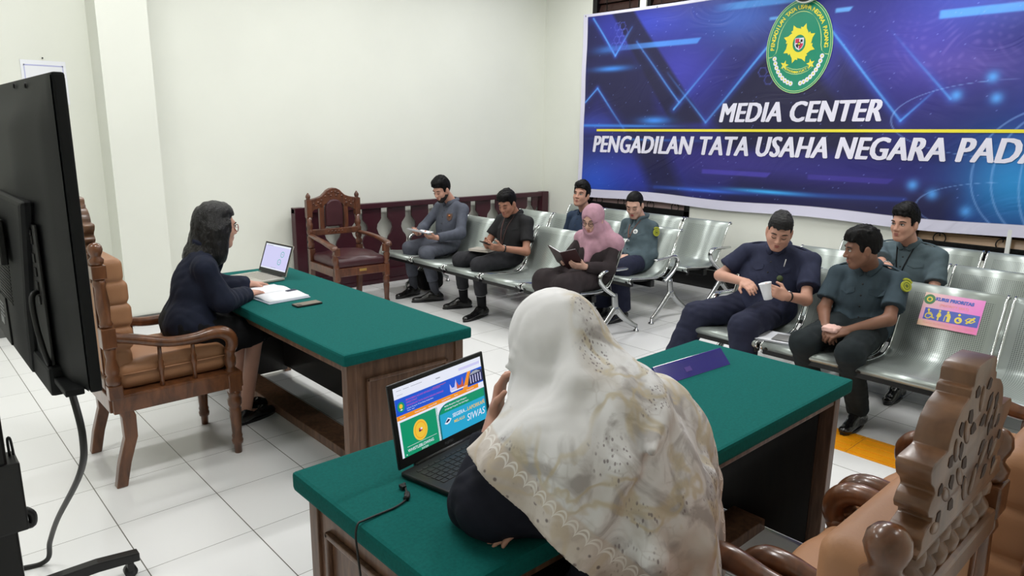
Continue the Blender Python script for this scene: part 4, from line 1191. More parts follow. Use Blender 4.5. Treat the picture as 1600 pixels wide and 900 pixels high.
    bar(3.25, 1.83, 2.725, 2.785, (84, 150, 240), .9, .05, .014, .9)
    bar(1.66, .60, 3.03, 3.10, (88, 158, 240), .9, .06, .02, .3); bar(1.006, .776, 2.885, 2.915, (110, 180, 250), .9, .03); bar(.334, .190, 2.885, 2.925, (110, 180, 250), .9, .03)
    bar(-.572, -1.9, 2.74, 2.81, (92, 164, 244), .9, .05, .014)
    bar(1.674, .872, 1.31, 1.36, (84, 74, 190), .7, .05); bar(.436, -.335, 1.315, 1.365, (78, 66, 170), .6, .05)
    for (y, z, sy, sz, a) in ((3.05, 2.52, .28, .035, .9), (2.35, 1.895, .22, .045, .95), (3.3, 1.835, .6, .018, .8), (2.6, 1.83, .5, .016, .8), (3.15, 2.75, .2, .05, .5), (2.5, 1.67, .7, .014, .6)):
        mixin(a * np.exp(-((Y - y) / sy) ** 2 - ((Z - z) / sz) ** 2), (70, 150, 250))
    seg((2.3, 1.115), (-.5, 1.185), (60, 100, 230), .02, .9, .05, (.3, .3)); blob(.85, 1.16, .45, .022, (70, 180, 250), 1); blob(1.6, 1.12, .5, .018, (70, 130, 250), .8)
    # globe arcs and network dots
    for k, (cy0, cz0, r, e) in enumerate(((-1.55, 1.45, .55, 1), (-1.55, 1.45, .40, 1.3), (-1.55, 1.45, .20, 2.4), (-1.2, 1.9, .9, .35), (-1.4, 1.15, .8, .3))):
        d = np.abs(np.hypot((Y - cy0), (Z - cz0) / e) - r); mixin(np.clip(1.4 - d / .008, 0, 1) * .5, (150, 190, 250))
    for (y, z) in ((-.80, 2.10), (-1.10, 2.07), (-1.05, 2.24), (-.72, 1.25), (-1.0, 1.12), (-.55, 1.32)):
        blob(y, z, .05, .05, (90, 170, 250), .9)
    hexg = [(2.86 + .085 * (i % 3) + .04 * (j % 2), 2.78 + .075 * j) for i in range(3) for j in range(4)]
    for (hy, hz) in hexg[:9] + [(1.02, 2.38), (.95, 2.30), (.52, 2.46), (.46, 2.38), (.55, 2.28)]:
        for k in range(6):
            a, b = k * PI / 3, (k + 1) * PI / 3
            seg((hy + .048 * math.cos(a), hz + .048 * math.sin(a)), (hy + .048 * math.cos(b), hz + .048 * math.sin(b)), (86, 96, 200), .005, .55)
    for _ in range(220):
        y, z = 3.4 - 4.6 * rs.rand(), 1.0 + 2.1 * rs.rand()
        i = int((Y0 - y) / (Y0 - Y1) * ny); j = int((z - .9) / 2.25 * nz)
        if 0 <= i <= ny and 0 <= j <= nz: C[i, j] = C[i, j] * .5 + np.array((150, 170, 250)) * .5
    # sheen of the wrinkles painted into the colour on the right, white margins
    nzv = np.sin(31 * Y + 9 * np.sin(7 * Z)) * np.sin(43 * Z + 7 * np.sin(9 * Y)); m = np.clip((nzv - .2) * 1.2, 0, 1) * np.exp(-((Y + .75) / .6) ** 2 - ((Z - 2.5) / .28) ** 2); mixin(m * .3, (150, 130, 210))
    edge = np.minimum(np.minimum(Y0 - Y - .075, 99), np.minimum(Zg - zbv[:, None] - .105, ztv[:, None] - Zg - .035))
    mixin((edge < 0).astype(float), (222, 220, 240))
    L = np.where(C / 255 <= .04045, C / 255 / 12.92, ((C / 255 + .055) / 1.055) ** 2.4)
    me = bpy.data.meshes.new('printed_sheet')
    V = np.stack([-.004 - .9 * (.010 * np.sin(2.1 * Y + 1.3 * Z) + .007 * np.sin(5.2 * Y - 2.3 * Z + 1) * (.3 + .7 * np.maximum(0, Z - 1.4) / 1.8) + .004 * np.sin(9 * Z + 3 * Y)), Y - 1.0, Z - .9], -1).reshape(-1, 3)
    i, j = np.meshgrid(np.arange(ny), np.arange(nz), indexing='ij'); a = (i * (nz + 1) + j).ravel()
    Q = np.stack([a, a + 1, a + nz + 2, a + nz + 1], 1)
    me.vertices.add(len(V)); me.vertices.foreach_set('co', V.astype(np.float32).ravel())
    me.loops.add(len(Q) * 4); me.loops.foreach_set('vertex_index', Q.astype(np.int32).ravel())
    me.polygons.add(len(Q)); me.polygons.foreach_set('loop_start', np.arange(0, len(Q) * 4, 4, dtype=np.int32))
    me.polygons.foreach_set('use_smooth', np.ones(len(Q), bool))
    me.update(calc_edges=True); me.validate()
    ca = me.color_attributes.new('paint', 'FLOAT_COLOR', 'POINT'); ca.data.foreach_set('color', np.concatenate([L.reshape(-1, 3), np.ones((len(V), 1))], 1).astype(np.float32).ravel())
    m = vcol('banner_print', rough=.42, spec=.35)
    nt = m.node_tree; nb = nt.nodes.new('ShaderNodeTexNoise'); nb.inputs['Scale'].default_value = 5; nb.inputs['Distortion'].default_value = 1.5
    bp = nt.nodes.new('ShaderNodeBump'); bp.inputs['Strength'].default_value = .35; bp.inputs['Distance'].default_value = .02
    nt.links.new(nb.outputs['Fac'], bp.inputs['Height']); nt.links.new(bp.outputs['Normal'], nt.nodes['Principled BSDF'].inputs['Normal'])
    me.materials.append(m)
    sheet = link(bpy.data.objects.new('printed_sheet', me), t)
    # ---- lettering
    def lay(name, polys, mt, e, parent=None):
        mb = MB()
        for vs, fs in polys: mb.add([pos(y, z, e) for y, z in vs], fs, False)
        return mb.build(name, mt, parent or t, clean=False)
    def words(s, yl, yr, z0l, z0r, hl, bold=.02, shear=.2):
        vs, fs = text_mesh(s, 1.0, 0, shear, 'LEFT', 1.06)
        x0 = min(v[0] for v in vs); x1 = max(v[0] for v in vs); h = max(v[1] for v in vs)
        out = []
        for v in vs:
            k = (v[0] - x0) / (x1 - x0)
            out.append((yl + (yr - yl) * k, z0l + (z0r - z0l) * k + v[1] / h * hl))
        return out, fs
    for nm, args in (('heading_lettering', ('MEDIA CENTER', 1.475, -.205, 1.878, 1.887, .195)), ('court_lettering', ('PENGADILAN TATA USAHA NEGARA PADANG', 3.285, -1.86, 1.505, 1.552, .20))):
        vs, fs = words(*args)
        # heavy strokes: the letters struck five times side by side
        lay(nm, [([(y + d, z + e) for y, z in vs], fs) for d, e in ((-.012, .003), (-.006, -.003), (0, .003), (.006, -.003), (.012, .003))], M['print_white'], .006)
    bars = [(3.238 - 5.1 * k / 40, 1.763 + .031 * k / 40) for k in range(41)]
    mb = MB(); 
    vs = [pos(y, z, .005) for y, z in bars] + [pos(y, z + .028, .005) for y, z in bars]
    mb.add(vs, [(k, k + 1, 42 + k, 41 + k) for k in range(40)], False); mb.build('yellow_rule', M['yellow'], t, clean=False)
    # ---- oval court emblem
    EY, EZ, A_, B_ = .655, 2.605, .338, .447
    def oval(a, b, n=48): return [(EY - a * math.cos(2 * PI * k / n), EZ + b * math.sin(2 * PI * k / n)) for k in range(n)]
    fan = lambda pts: (pts, [tuple(range(len(pts)))])
    def ring(a0, b0, a1, b1, n=48, k0=0, k1=None):
        p, q = oval(a0, b0, n), oval(a1, b1, n); k1 = n if k1 is None else k1
        return (p + q, [(k % n, (k + 1) % n, n + (k + 1) % n, n + k % n) for k in range(k0, k1)])
    def fill(a, b, n=48, rings=5):
        out = []
        for r in range(rings):
            out.append(ring(a * (1 - r / rings), b * (1 - r / rings), max(1e-3, a * (1 - (r + 1) / rings)), max(1e-3, b * (1 - (r + 1) / rings)), n))
        return out
    em = lay('emblem', fill(A_, B_), M['print_green'], .005)
    lay('emblem_outline', [ring(A_, B_, A_ - .006, B_ - .006), ring(A_ - .018, B_ - .018, A_ - .024, B_ - .024)], M['print_pale'], .0065, em)
    # inner arch line curling out at the foot on both sides
    arch = [(-.305, -.09), (-.27, -.085), (-.235, -.05), (-.222, .0)] + [(-.222 * math.cos(a), .02 + .31 * math.sin(a)) for a in np.linspace(.1, PI - .1, 22)] + [(.222, .0), (.235, -.05), (.27, -.085), (.305, -.09)]
    def strip(pts, w):
        out_v, out_f = [], []
        for k, (a, b) in enumerate(pts):
            a0, b0 = pts[max(0, k - 1)]; a1, b1 = pts[min(len(pts) - 1, k + 1)]
            L_ = math.hypot(a1 - a0, b1 - b0) + 1e-9; nx, nz_ = -(b1 - b0) / L_ * w, (a1 - a0) / L_ * w
            out_v += [(EY - a - nx * -1, EZ + b + nz_), (EY - a + nx * -1, EZ + b - nz_)]
        out_f = [(2 * k, 2 * k + 2, 2 * k + 3, 2 * k + 1) for k in range(len(pts) - 1)]
        return out_v, out_f
    lay('emblem_arch', [strip(arch, .004)], M['print_pale'], .0065, em)
    # lettering round the arch
    s = 'PENGADILAN TATA USAHA NEGARA PADANG'
    outp = []
    n = len(s)
    for k, ch in enumerate(s):
        if ch == ' ': continue
        a = math.radians(184) - math.radians(188) * (k + .5) / n
        a0, b0 = .255, .352
        px, pz = a0 * math.cos(a), b0 * math.sin(a) + .0
        tx, tz = a0 * math.sin(a), -b0 * math.cos(a); L_ = math.hypot(tx, tz); tx, tz = tx / L_, tz / L_
        vs, fs = text_mesh(ch, .056, .0012)
        outp.append(([(EY - (px + q[0] * tx - q[1] * tz), EZ + pz + q[0] * tz + q[1] * tx) for q in vs], fs))
    lay('emblem_lettering', outp, M['yellow'], .0066, em)
    # flaming sun with a small oval shield
    sy, sz = .0, .03
    rays = []
    for k in range(8):
        a = k * PI / 4 + .35
        c_, s_ = math.cos(a), math.sin(a)
        pts = [(.085, -.062), (.13, -.05), (.155, -.01), (.195, .018), (.15, .035), (.145, .06), (.115, .045), (.085, .062)]
        rays.append(fan([(EY - sy - (p * c_ - q * s_) * .88, EZ + sz + (p * s_ + q * c_) * 1.0) for p, q in pts]))
    ro = lambda a, b, n=32: [(EY - sy - a * math.cos(2 * PI * k / n), EZ + sz + b * math.sin(2 * PI * k / n)) for k in range(n)]
    p1, p2 = ro(.112, .125), ro(.066, .082)
    lay('emblem_sun', rays + [(p1 + p2, [(k, (k + 1) % 32, 32 + (k + 1) % 32, 32 + k) for k in range(32)])], M['yellow'], .0068, em)
    sh = lambda pts: fan([(EY - sy - p, EZ + sz + q) for p, q in pts])
    lay('emblem_shield', [sh([(-.046, .052), (.046, .052), (.046, -.015), (.03, -.045), (0, -.064), (-.03, -.045), (-.046, -.015)])], M['print_white'], .0068, em)
    lay('emblem_shield_red', [sh([(-.04, .046), (0, .046), (0, .004), (-.04, .004)]), sh([(0, .0), (.04, .0), (.04, -.015), (.026, -.042), (0, -.056)])], M['print_red'], .0076, em)
    lay('emblem_shield_black', [sh([(-.036, -.006), (-.006, -.006), (-.008, -.045), (-.028, -.03)]), sh([(.012, .036), (.034, .036), (.034, .012), (.012, .012)]), sh([(-.014, .014), (.014, .014), (.016, -.01), (0, -.024), (-.016, -.01)])], M['print_black'], .0082, em)
    lay('emblem_star', [sh([(.007 * (1 if k % 2 else 1.9) * math.cos(k * PI / 5 + PI / 2), -.003 + .007 * (1 if k % 2 else 1.9) * math.sin(k * PI / 5 + PI / 2)) for k in range(10)])], M['yellow'], .0088, em)
    # stars, pearls and ribbon
    st = []
    for q in (-1, 1):
        pts = [(.045 * (1 if k % 2 == 0 else .42) * math.cos(k * PI / 5 + PI / 2 + .25 * q), .050 * (1 if k % 2 == 0 else .42) * math.sin(k * PI / 5 + PI / 2 + .25 * q)) for k in range(10)]
        st.append(fan([(EY - q * .135 - p, EZ - .170 + z) for p, z in pts]))
    lay('emblem_stars', st, M['yellow'], .0068, em)
    pe, pc = [], []
    for q in (-1, 1):
        for k in range(9):
            a = -PI / 2 + q * (.20 + .138 * k)
            c0 = (EY - .252 * math.cos(a), EZ - .012 + .345 * math.sin(a))
            pe.append(fan([(c0[0] + .0215 * math.cos(u), c0[1] + .0235 * math.sin(u)) for u in [i * PI / 6 for i in range(12)]]))
            pc.append(fan([(c0[0] + .009 * math.cos(u), c0[1] + .010 * math.sin(u)) for u in [i * PI / 4 for i in range(8)]]))
    lay('emblem_pearls', pe, M['print_white'], .0068, em); lay('emblem_pearl_dots', pc, M['yellow'], .0076, em)
    rb = [(-.15, -.205), (-.11, -.235), (-.05, -.257), (0, -.262), (.05, -.257), (.11, -.235), (.15, -.205)]
    lay('emblem_ribbon', [strip(rb, .0035), strip([(a * .93, b + .045) for a, b in rb], .0035), strip([rb[0], (rb[0][0] * .93, rb[0][1] + .045)], .0035), strip([rb[-1], (rb[-1][0] * .93, rb[-1][1] + .045)], .0035)], M['print_pale'], .0068, em)
    s = 'DHARMMAYUKTI'; outp = []
    for k, ch in enumerate(s):
        u = -1 + 2 * (k + .5) / len(s); px, pz = .125 * u, -.252 + .045 * u * u; an = .40 * u
        vs, fs = text_mesh(ch, .030, .0008)
        outp.append(([(EY - (px + q[0] * math.cos(an) - q[1] * math.sin(an)), EZ + pz + q[0] * math.sin(an) + q[1] * math.cos(an)) for q in vs], fs))
    lay('emblem_motto', outp, M['yellow'], .007, em)
    # eyelets and tape at the corners
    ey = MB()
    for y in (3.50, 2.4, 1.4, .2, -.9): ey.lathe([(0, .010), (.003, .010)], pos(y, zt(y) - .02, .001), pos(y, zt(y) - .02, .05), 10)
    ey.build('eyelet', M['chrome'], t)
banner()

# round clock on the banner wall above the emblem
t = thing('wall_clock', 'round black clock with a white rim just above the banner emblem', 'clock', (WX - .105, .59, 3.145))
MB().lathe([(0, .152), (.02, .155), (.035, .148), (.036, .138)], (0, 0, 0), (-1, 0, 0), 40).build('rim', M['white_plastic'], t)
MB().lathe([(0, .140), (.039, .140), (.040, .128), (.030, .112)], (0, 0, 0), (-1, 0, 0), 40).build('bezel', M['black_plastic'], t)
MB().lathe([(0, .108), (.0325, .108)], (0, 0, 0), (-1, 0, 0), 40).build('dial', mat('dial_grey', rgb(200, 202, 204), .4), t)
for an, L_ in ((.9, .06), (2.6, .085)):
    MB().prism([(-.004, -.012), (.004, -.012), (.002, L_), (-.002, L_)], (-.034, 0, 0), (0, math.cos(an), -math.sin(an)), (0, math.sin(an), math.cos(an)), (-.002, 0, 0)).build('clock_hand', M['black_plastic'], t)
# ---------------------------------------------------------------- people
def frame(fw, up=(0, 0, 1)):
    """rows: forward, left, up"""
    f = nv(fw); l = nv(np.cross(up, f)); u = np.cross(f, l)
    return np.array([f, l, u])

class Person:
    def __init__(s, label, loc, J, skin, res=.0055, female=False, name='person'):
        s.t = thing(name, label, 'person', loc)
        s.J = {k: np.array(v, float) for k, v in J.items() if k not in ('hands',)}
        s.hands = J.get('hands', {})
        s.skin = skin; s.res = res; s.fem = female
        J = s.J
        s.sh = (J['shL'] + J['shR']) / 2
        lat = nv(J['shL'] - J['shR']); up = nv(s.sh - J['pel'])
        fw = nv(np.cross(lat, up)); up = np.cross(fw, lat)
        s.B = np.array([fw, lat, up])
        plat = nv(J.get('platv', lat * np.array([1, 1, 0])))
        s.hL = J['pel'] + plat * .085; s.hR = J['pel'] - plat * .085
        s.plat = plat
        s.H = frame(J['face'], J.get('hup', np.array((0, 0, 1.))))
        s.hc = J['head']
        s.nb = s.sh + s.B[2] * .045 + s.B[0] * .0
        s.w = np.linalg.norm(J['shL'] - J['shR'])
    def hp(s, x, y, z):
        return s.hc + s.H.T @ np.array((x, y, z), float)
    def tp(s, x, y, z):
        """torso frame about the neck base"""
        return s.nb + s.B.T @ np.array((x, y, z), float)
    def bounds(s, keys=None, m=.16):
        pts = [v for k, v in s.J.items() if k not in ('face', 'hup', 'platv') and (keys is None or k in keys)]
        pts = np.array(pts)
        return pts.min(0) - m, pts.max(0) + m
    # ---- flesh
    def head(s, F, jaw=1.0, nose=1.0):
        R = s.H; hp = s.hp
        F.ell(hp(-.012, 0, .032), (.094, .073, .088), .02, R=R)
        F.ell(hp(.028, 0, -.03), (.062, .060 * jaw, .082), .02, R=R)
        for q in (-1, 1):
            F.cone(hp(-.008, q * .052 * jaw, -.04), hp(.052, q * .018 * jaw, -.092), .024, .021, .025)
            F.ell(hp(.052, q * .034, -.026), (.03, .026, .03), .02, R=R)
            F.ell(hp(-.008, q * .079, -.008), (.019, .010, .033), .006, R=R)
            F.ell(hp(-.002, q * .089, -.006), (.008, .006, .018), .004, 'sub', R=R)
        F.cone(hp(.062, -.008, -.098), hp(.062, .008, -.098), .020, k=.02)
        F.cone(hp(.074, -.03, .024), hp(.074, .03, .024), .016, k=.018)
        for q in (-1, 1):
            F.ell(hp(.098, q * .031, .004), (.018, .017, .012), .012, 'sub', R=R)
        F.cone(hp(.084, 0, .012), hp(.104, 0, -.030), .0075 * nose, .0115 * nose, .010)
        for q in (-1, 1):
            F.ell(hp(.094, q * .0125, -.034), (.011, .009, .008), .005, R=R)
        F.cone(hp(.083, -.016, -.060), hp(.083, .016, -.060), .0085, k=.008)
        F.cone(hp(.081, -.013, -.071), hp(.081, .013, -.071), .0085, k=.008)
        F.cone(hp(.096, -.02, -.0655), hp(.096, .02, -.0655), .0035, k=.004, mode='sub')
        F.cone(hp(-.028, 0, -.05), s.nb + s.B[0] * -.005 + s.B[2] * -.02, .053, .06, .02)
    def hand(s, F, w, d, n, t, curl=.5, sc=1.0, thumb=.6, spread=0.0, point=False):
        d = nv(d); n = nv(np.array(n, float) - d * np.dot(n, d)); t0 = np.cross(n, d); t = t0 * (1 if np.dot(t0, t) > 0 else -1)
        w = np.array(w, float)
        R = np.array([d, t, n])
        F.box(w + d * .045 * sc, (.048 * sc, .038 * sc, .0135 * sc), R, .012, .012)
        F.cone(w - d * .02, w + d * .02, .024 * sc, .024 * sc, .015, sq=(n, 1.25))
        offs = (.0285, .0095, -.0095, -.0275); ln = (.072, .080, .074, .058)
        for i in range(4):
            c = curl if not isinstance(curl, (list, tuple)) else curl[i]
            b = w + d * (.088 - (.006 if i == 3 else 0) - (.003 if i == 0 else 0)) * sc + t * offs[i] * sc
            an = c * .7; p = b
            sp = spread * (1.5 - i)
            for j, fr in enumerate((.45, .3, .25)):
                dd = nv(d * math.cos(an) + n * math.sin(an) + t * sp)
                q = p + dd * ln[i] * fr * sc
                F.cone(p, q, (.0092 - .0009 * j) * sc, (.0086 - .0009 * j) * sc, .0045)
                p = q; an += c * (1.0 if j == 0 else .7)
        p = w + d * .022 * sc + t * .030 * sc
        q = p + nv(d * .62 + t * .7 + n * thumb * .5) * .040 * sc
        F.cone(p, q, .0135 * sc, .0105 * sc, .012)
        F.cone(q, q + nv(d * .9 + t * .15 + n * thumb) * .032 * sc, .0102 * sc, .0085 * sc, .006)
    def body(s, **kw):
        J = s.J
        lo, hi = s.bounds()
        lo[2] = max(lo[2], .0); 
        F = Field(lo, hi, s.res)
        B = s.B; w = s.w / .40
        # trunk, kept inside the clothes
        F.ell(s.sh - B[2] * .12, (.080, .125 * w, .16), .05, R=B)
        F.ell(J['pel'] + B[2] * .15, (.085, .12 * w, .14), .06, R=B)
        F.ell(J['pel'] + B[2] * .03, (.09, .135 * w, .10), .05, R=B)
        for q in 'LR':
            sc = J['sh' + q] - B[2] * .035 + (s.nb - J['sh' + q]) * .08
            F.cone(s.nb - B[2] * .05, sc, .04, .034, .02)
            F.cone(sc, J['el' + q], .036, .037, .02)
            F.cone(J['el' + q], J['wr' + q], .040 if not s.fem else .036, .027 if not s.fem else .024, .02, )
            hip = s.hL if q == 'L' else s.hR
            F.cone(hip, J['kn' + q], .072, .05, .03)
            F.cone(J['kn' + q], J['an' + q], .048, .034, .02)
            F.cone(J['an' + q] - np.array((0, 0, .035)), J['an' + q] * .3 + J['to' + q] * .7 + np.array((0, 0, -.008)), .028, .014, .015)
            hd = s.hands[q]
            s.hand(F, J['wr' + q], sc=.93 if s.fem else 1.0, **hd)
        s.head(F, **kw)
        F.cut((0, 0, .004), (0, 0, -1))
        s.obj = F.mesh('body', s.skin, s.t)
        return s
    def face(s, look='down', lips=None, brow=None, glasses=False, scale=1.0, browr=.0036, beard=False):
        t = s.t; hp = s.hp; R = s.H.T
        inv = s.obj.matrix_parent_inverse
        def put(mb, name, m):
            o = mb.build(name, m, t); o.matrix_parent_inverse = inv; return o
        for q in (-1, 1):
            if look == 'down':
                put(MB().tube([hp(.079, q * .048, .000), hp(.0865, q * .040, -.005), hp(.089, q * .031, -.0065), hp(.0885, q * .021, -.004), hp(.086, q * .016, -.001)], [.001, .0022, .0026, .0022, .001], 6), 'eyelash', M['brow'])
            else:
                e = put(MB().ell(hp(.0805, q * .031, .003), (.0085, .0135, .0068), R=R), 'eye', M['eye'])
                put(MB().ell(hp(.0862, q * .031 + .0005, .0035), (.0042, .0056, .0056), R=R), 'iris', M['iris'])
                put(MB().tube([hp(.078, q * .048, .003), hp(.0862, q * .040, .0088), hp(.0888, q * .031, .0105), hp(.0885, q * .021, .0082), hp(.086, q * .016, .003)], [.001, .002, .0024, .002, .001], 6), 'eyelash', M['brow'])
            put(MB().tube([hp(.073, q * .054, .020), hp(.086, q * .043, .0275), hp(.0915, q * .030, .0275), hp(.092, q * .017, .0235)], [browr * .5, browr, browr * 1.1, browr * .7], 6, flat=(1, 1)), 'eyebrow', brow or M['brow'])
        put(MB().tube([hp(.083, -.022, -.0645), hp(.0905, -.010, -.0605), hp(.0918, 0, -.0618), hp(.0905, .010, -.0605), hp(.083, .022, -.0645)], [.002, .0042, .0042, .0042, .002], 6).tube([hp(.083, -.020, -.067), hp(.0885, -.009, -.0715), hp(.0895, 0, -.0725), hp(.0885, .009, -.0715), hp(.083, .020, -.067)], [.002, .004, .0046, .004, .002], 6), 'lips', lips or M['lips'])
        if glasses:
            g = MB()
            for q in (-1, 1):
                g.tube([hp(.101 - .006 * abs(math.cos(a)), q * .034 + .024 * math.cos(a), -.002 + .0195 * math.sin(a)) for a in [k * PI / 6 for k in range(12)]], .0023, 6, True, sub=2)
                g.tube([hp(.095, q * .058, .004), hp(.05, q * .076, .006), hp(.0, q * .083, .008), hp(-.02, q * .083, -.008)], .0014, 6)
            g.tube([hp(.101, -.010, .002), hp(.104, 0, .005), hp(.101, .010, .002)], .0014, 6)
            o = put(g, 'glasses', glasses)
        return s
    # ---- hair
    def hair_field(s, pad=.16, low=.16, h=.0045):
        c = s.hc
        return Field(c - np.array((pad, pad, low)), c + np.array((pad, pad, .17)), h)
    def hair_short(s, vol=.012, m=None, fringe=0.0, seed=1, nape=-.055, top=.0, side=1.0):
        F = s.hair_field(); hp = s.hp; R = s.H
        F.ell(hp(-.016, 0, .040 + top * .3), (.094 + vol * .8, (.073 + vol * .9) * side, .088 + vol + top), .01, R=R)
        F.ell(hp(.03, 0, .095 + top * .6), (.055 + vol, .058 + vol, .032 + vol), .03, R=R)
        F.box(hp(.112, 0, -.052 - fringe), (.078, .10, .106), R, .03, .010, 'sub')
        F.ell(hp(.10, 0, -.005 - fringe), (.05, .064, .074), .012, 'sub', R=R)
        for q in (-1, 1):
            F.ell(hp(-.006, q * .092, -.018), (.028, .038, .044), .006, 'sub', R=R)
        # slanting lower edge from the temple to the nape
        F.cut(hp(-.09, 0, nape), -(s.H[2] - .22 * s.H[0]), .01)
        rs = np.random.RandomState(seed)
        for k in range(46):
            a = rs.rand() * 2 * PI; r = .15 + .85 * rs.rand()
            n = nv((.55 * r * math.cos(a), .55 * r * math.sin(a), 1.0 - .55 * r))
            p = np.array((-.016, 0, .040 + top * .3)) + n * np.array((.094 + vol * .8, .073 + vol * .9, .088 + vol + top)) * .97
            d = (n * .6 + np.array((.9, .5 * (rs.rand() - .5), -.1))) * .016
            F.cone(hp(*(p - d * .5)), hp(*(p + d)), .009, .0035, .008)
        for k in range(9):
            y = -.05 + .0125 * k
            p = np.array((.058 - 6 * y * y, y, .092 + top * .6)); d = np.array((.028 + .012 * rs.rand(), .02 * (rs.rand() - .3), -.020 - .012 * rs.rand()))
            F.cone(hp(*p), hp(*(p + d)), .016, .005, .012)
        F.folds(.0042, 46, seed)
        o = F.mesh('hair', m or M['hair'], s.t)
        return s
    # ---- clothes
    def trunk(s, F, g, belly=1.0, hem=0.0):
        J = s.J; B = s.B; w = s.w / .40
        F.ell(s.sh - B[2] * .115, (.100 + g, .150 * w + g, .165 + g), .05, R=B)
        F.ell(J['pel'] + B[2] * .17 + B[0] * .01 * belly, (.105 * belly + g, .142 * w * (1 + (belly - 1) * .6) + g, .16), .07, R=B)
        F.ell(J['pel'] + B[2] * (.04 - hem), (.115 * belly + g, .160 * w + g, .12), .06, R=B)
        for q in 'LR':
            F.cone(s.nb - B[2] * .028, J['sh' + q] - B[2] * .026 + (s.nb - J['sh' + q]) * .06, .054 + g, .044 + g, .035)
    def top(s, name, m, long=True, g=.008, belly=1.0, hem=.04, seed=0, amp=.0045, res=.0075, sleeve=.68, cuff=.93, flare=.006, front_cut=True, tail=None, fold=13.):
        J = s.J; B = s.B
        lo, hi = s.bounds(('shL', 'shR', 'elL', 'elR', 'wrL', 'wrR', 'pel', 'head'), .2)
        lo[2] = max(lo[2], .02); hi[2] = s.nb[2] + .12
        F = Field(lo, hi, res)
        s.trunk(F, g, belly, hem)
        if tail is not None:
            for q in 'LR':
                hip = s.hL if q == 'L' else s.hR
                F.cone(hip + B[2] * .02, hip + (J['kn' + q] - hip) * tail, .105 + g, .095 + g, .05, cut_b=True)
        # neck opening
        F.cone(s.tp(.01, 0, .0), s.tp(.03, 0, .14), .062, .075, .008, 'sub')
        for q in 'LR':
            sh, el, wr = J['sh' + q], J['el' + q], J['wr' + q]
            if long:
                F.cone(sh - B[2] * .028 + (s.nb - sh) * .06, el, .047 + g, .046 + g, .035)
                F.cone(el, el + (wr - el) * (cuff if not isinstance(cuff, tuple) else cuff[0 if q == 'L' else 1]), .050 + g, .036 + g, .03, cut_b=True)
            else:
                F.cone(sh - B[2] * .028 + (s.nb - sh) * .06, sh + (el - sh) * sleeve, .047 + g, .049 + g + flare, .035, cut_b=True)
        F.folds(amp, fold, seed, B[2])
        o = F.mesh(name, m, s.t)
        s.inv = o.matrix_parent_inverse
        return o
    def collar(s, m, parent, v=.05, open_=.02, name='collar', r=.024):
        mb = MB()
        mb.tube([s.tp(.088, open_, -v), s.tp(.078, .045, -.012), s.tp(.015, .069, .018), s.tp(-.045, .045, .038), s.tp(-.062, 0, .044), s.tp(-.045, -.045, .038), s.tp(.015, -.069, .018), s.tp(.078, -.045, -.012), s.tp(.088, -open_, -v)],
                [r * .7, r, r * .9, r * .9, r * .9, r * .9, r * .9, r, r * .7], 8, flat=(.45, 1.0))
        o = mb.build(name, m, s.t); o.matrix_parent_inverse = s.inv
        return o
    def extra(s, mb, name, m, parent=None):
        o = mb.build(name, m, parent or s.t)
        o.matrix_parent_inverse = s.inv if parent is None else Matrix.Identity(4)
        return o
    def trousers(s, m, g=.012, cut=.10, seed=5, name='trousers', amp=.0045, wide=0.0, res=.0075):
        J = s.J
        lo, hi = s.bounds(('pel', 'knL', 'knR', 'anL', 'anR'), .2)
        lo[2] = max(lo[2], .01); hi[2] = J['pel'][2] + .16
        F = Field(lo, hi, res)
        F.ell(J['pel'] + s.B[2] * .03, (.118, .162 * s.w / .4, .115), .05, R=s.B)
        for q in 'LR':
            hip = s.hL if q == 'L' else s.hR
            F.cone(hip, J['kn' + q], .088 + g, .060 + g + wide * .5, .05)
            e = J['an' + q] + (J['kn' + q] - J['an' + q]) * cut
            F.cone(J['kn' + q], e, .060 + g + wide * .5, .046 + g + wide, .03, cut_b=True)
        F.cut((0, 0, s.J['pel'][2] - .105), (0, 0, -1)) if False else None
        F.folds(amp, 13., seed)
        o = F.mesh(name, m, s.t); s.inv = o.matrix_parent_inverse
        return o
    def shoes(s, m, flat=False):
        for q in 'LR':
            a, b = s.J['an' + q], s.J['to' + q]
            d = nv((b - a) * np.array((1, 1, 0)))
            heel = np.array((a[0], a[1], 0)) - d * .045; toe = np.array((b[0], b[1], 0))
            F = Field(np.minimum(heel, toe) - .08, np.maximum(heel, toe) + np.array((.08, .08, .16)), .005)
            up = np.array((0, 0, 1.))
            F.cone(heel + up * .048, heel + d * .03 + up * .05, .038, .040, .02)
            F.cone(heel + d * .02 + up * .045, toe + up * .026, .038, .036, .03, sq=(up, 1.25))
            F.cone(heel + d * .03 + up * .075, heel + d * .10 + up * .075, .040, .034, .02)
            F.cone(heel + d * .10 + up * .072, heel + d * .17 + up * .045, .034, .028, .02)
            if flat:
                F.ell(heel + d * .075 + up * .085, (.085, .034, .045), .01, 'sub', R=np.array([d, np.cross(up, d), up]))
            F.cut((0, 0, .012), (0, 0, -1))
            o = F.mesh('shoe', m, s.t)
            mb = MB(); l = np.cross(up, d)
            pts = []
            L = float(np.dot(toe - heel, d))
            for k in range(24):
                an = 2 * PI * k / 24
                x = .5 * L + (.5 * L + .042) * math.cos(an); y = (.040 if math.cos(an) > -.2 else .036) * math.sin(an)
                pts.append((x, y))
            mb.prism(pts, heel + up * .001, d, l, up * .016)
            e = mb.build('sole', M['black_plastic'], s.t); e.matrix_parent_inverse = o.matrix_parent_inverse
            e.parent = o; e.matrix_parent_inverse = Matrix.Identity(4)
            for v in e.data.vertices: pass
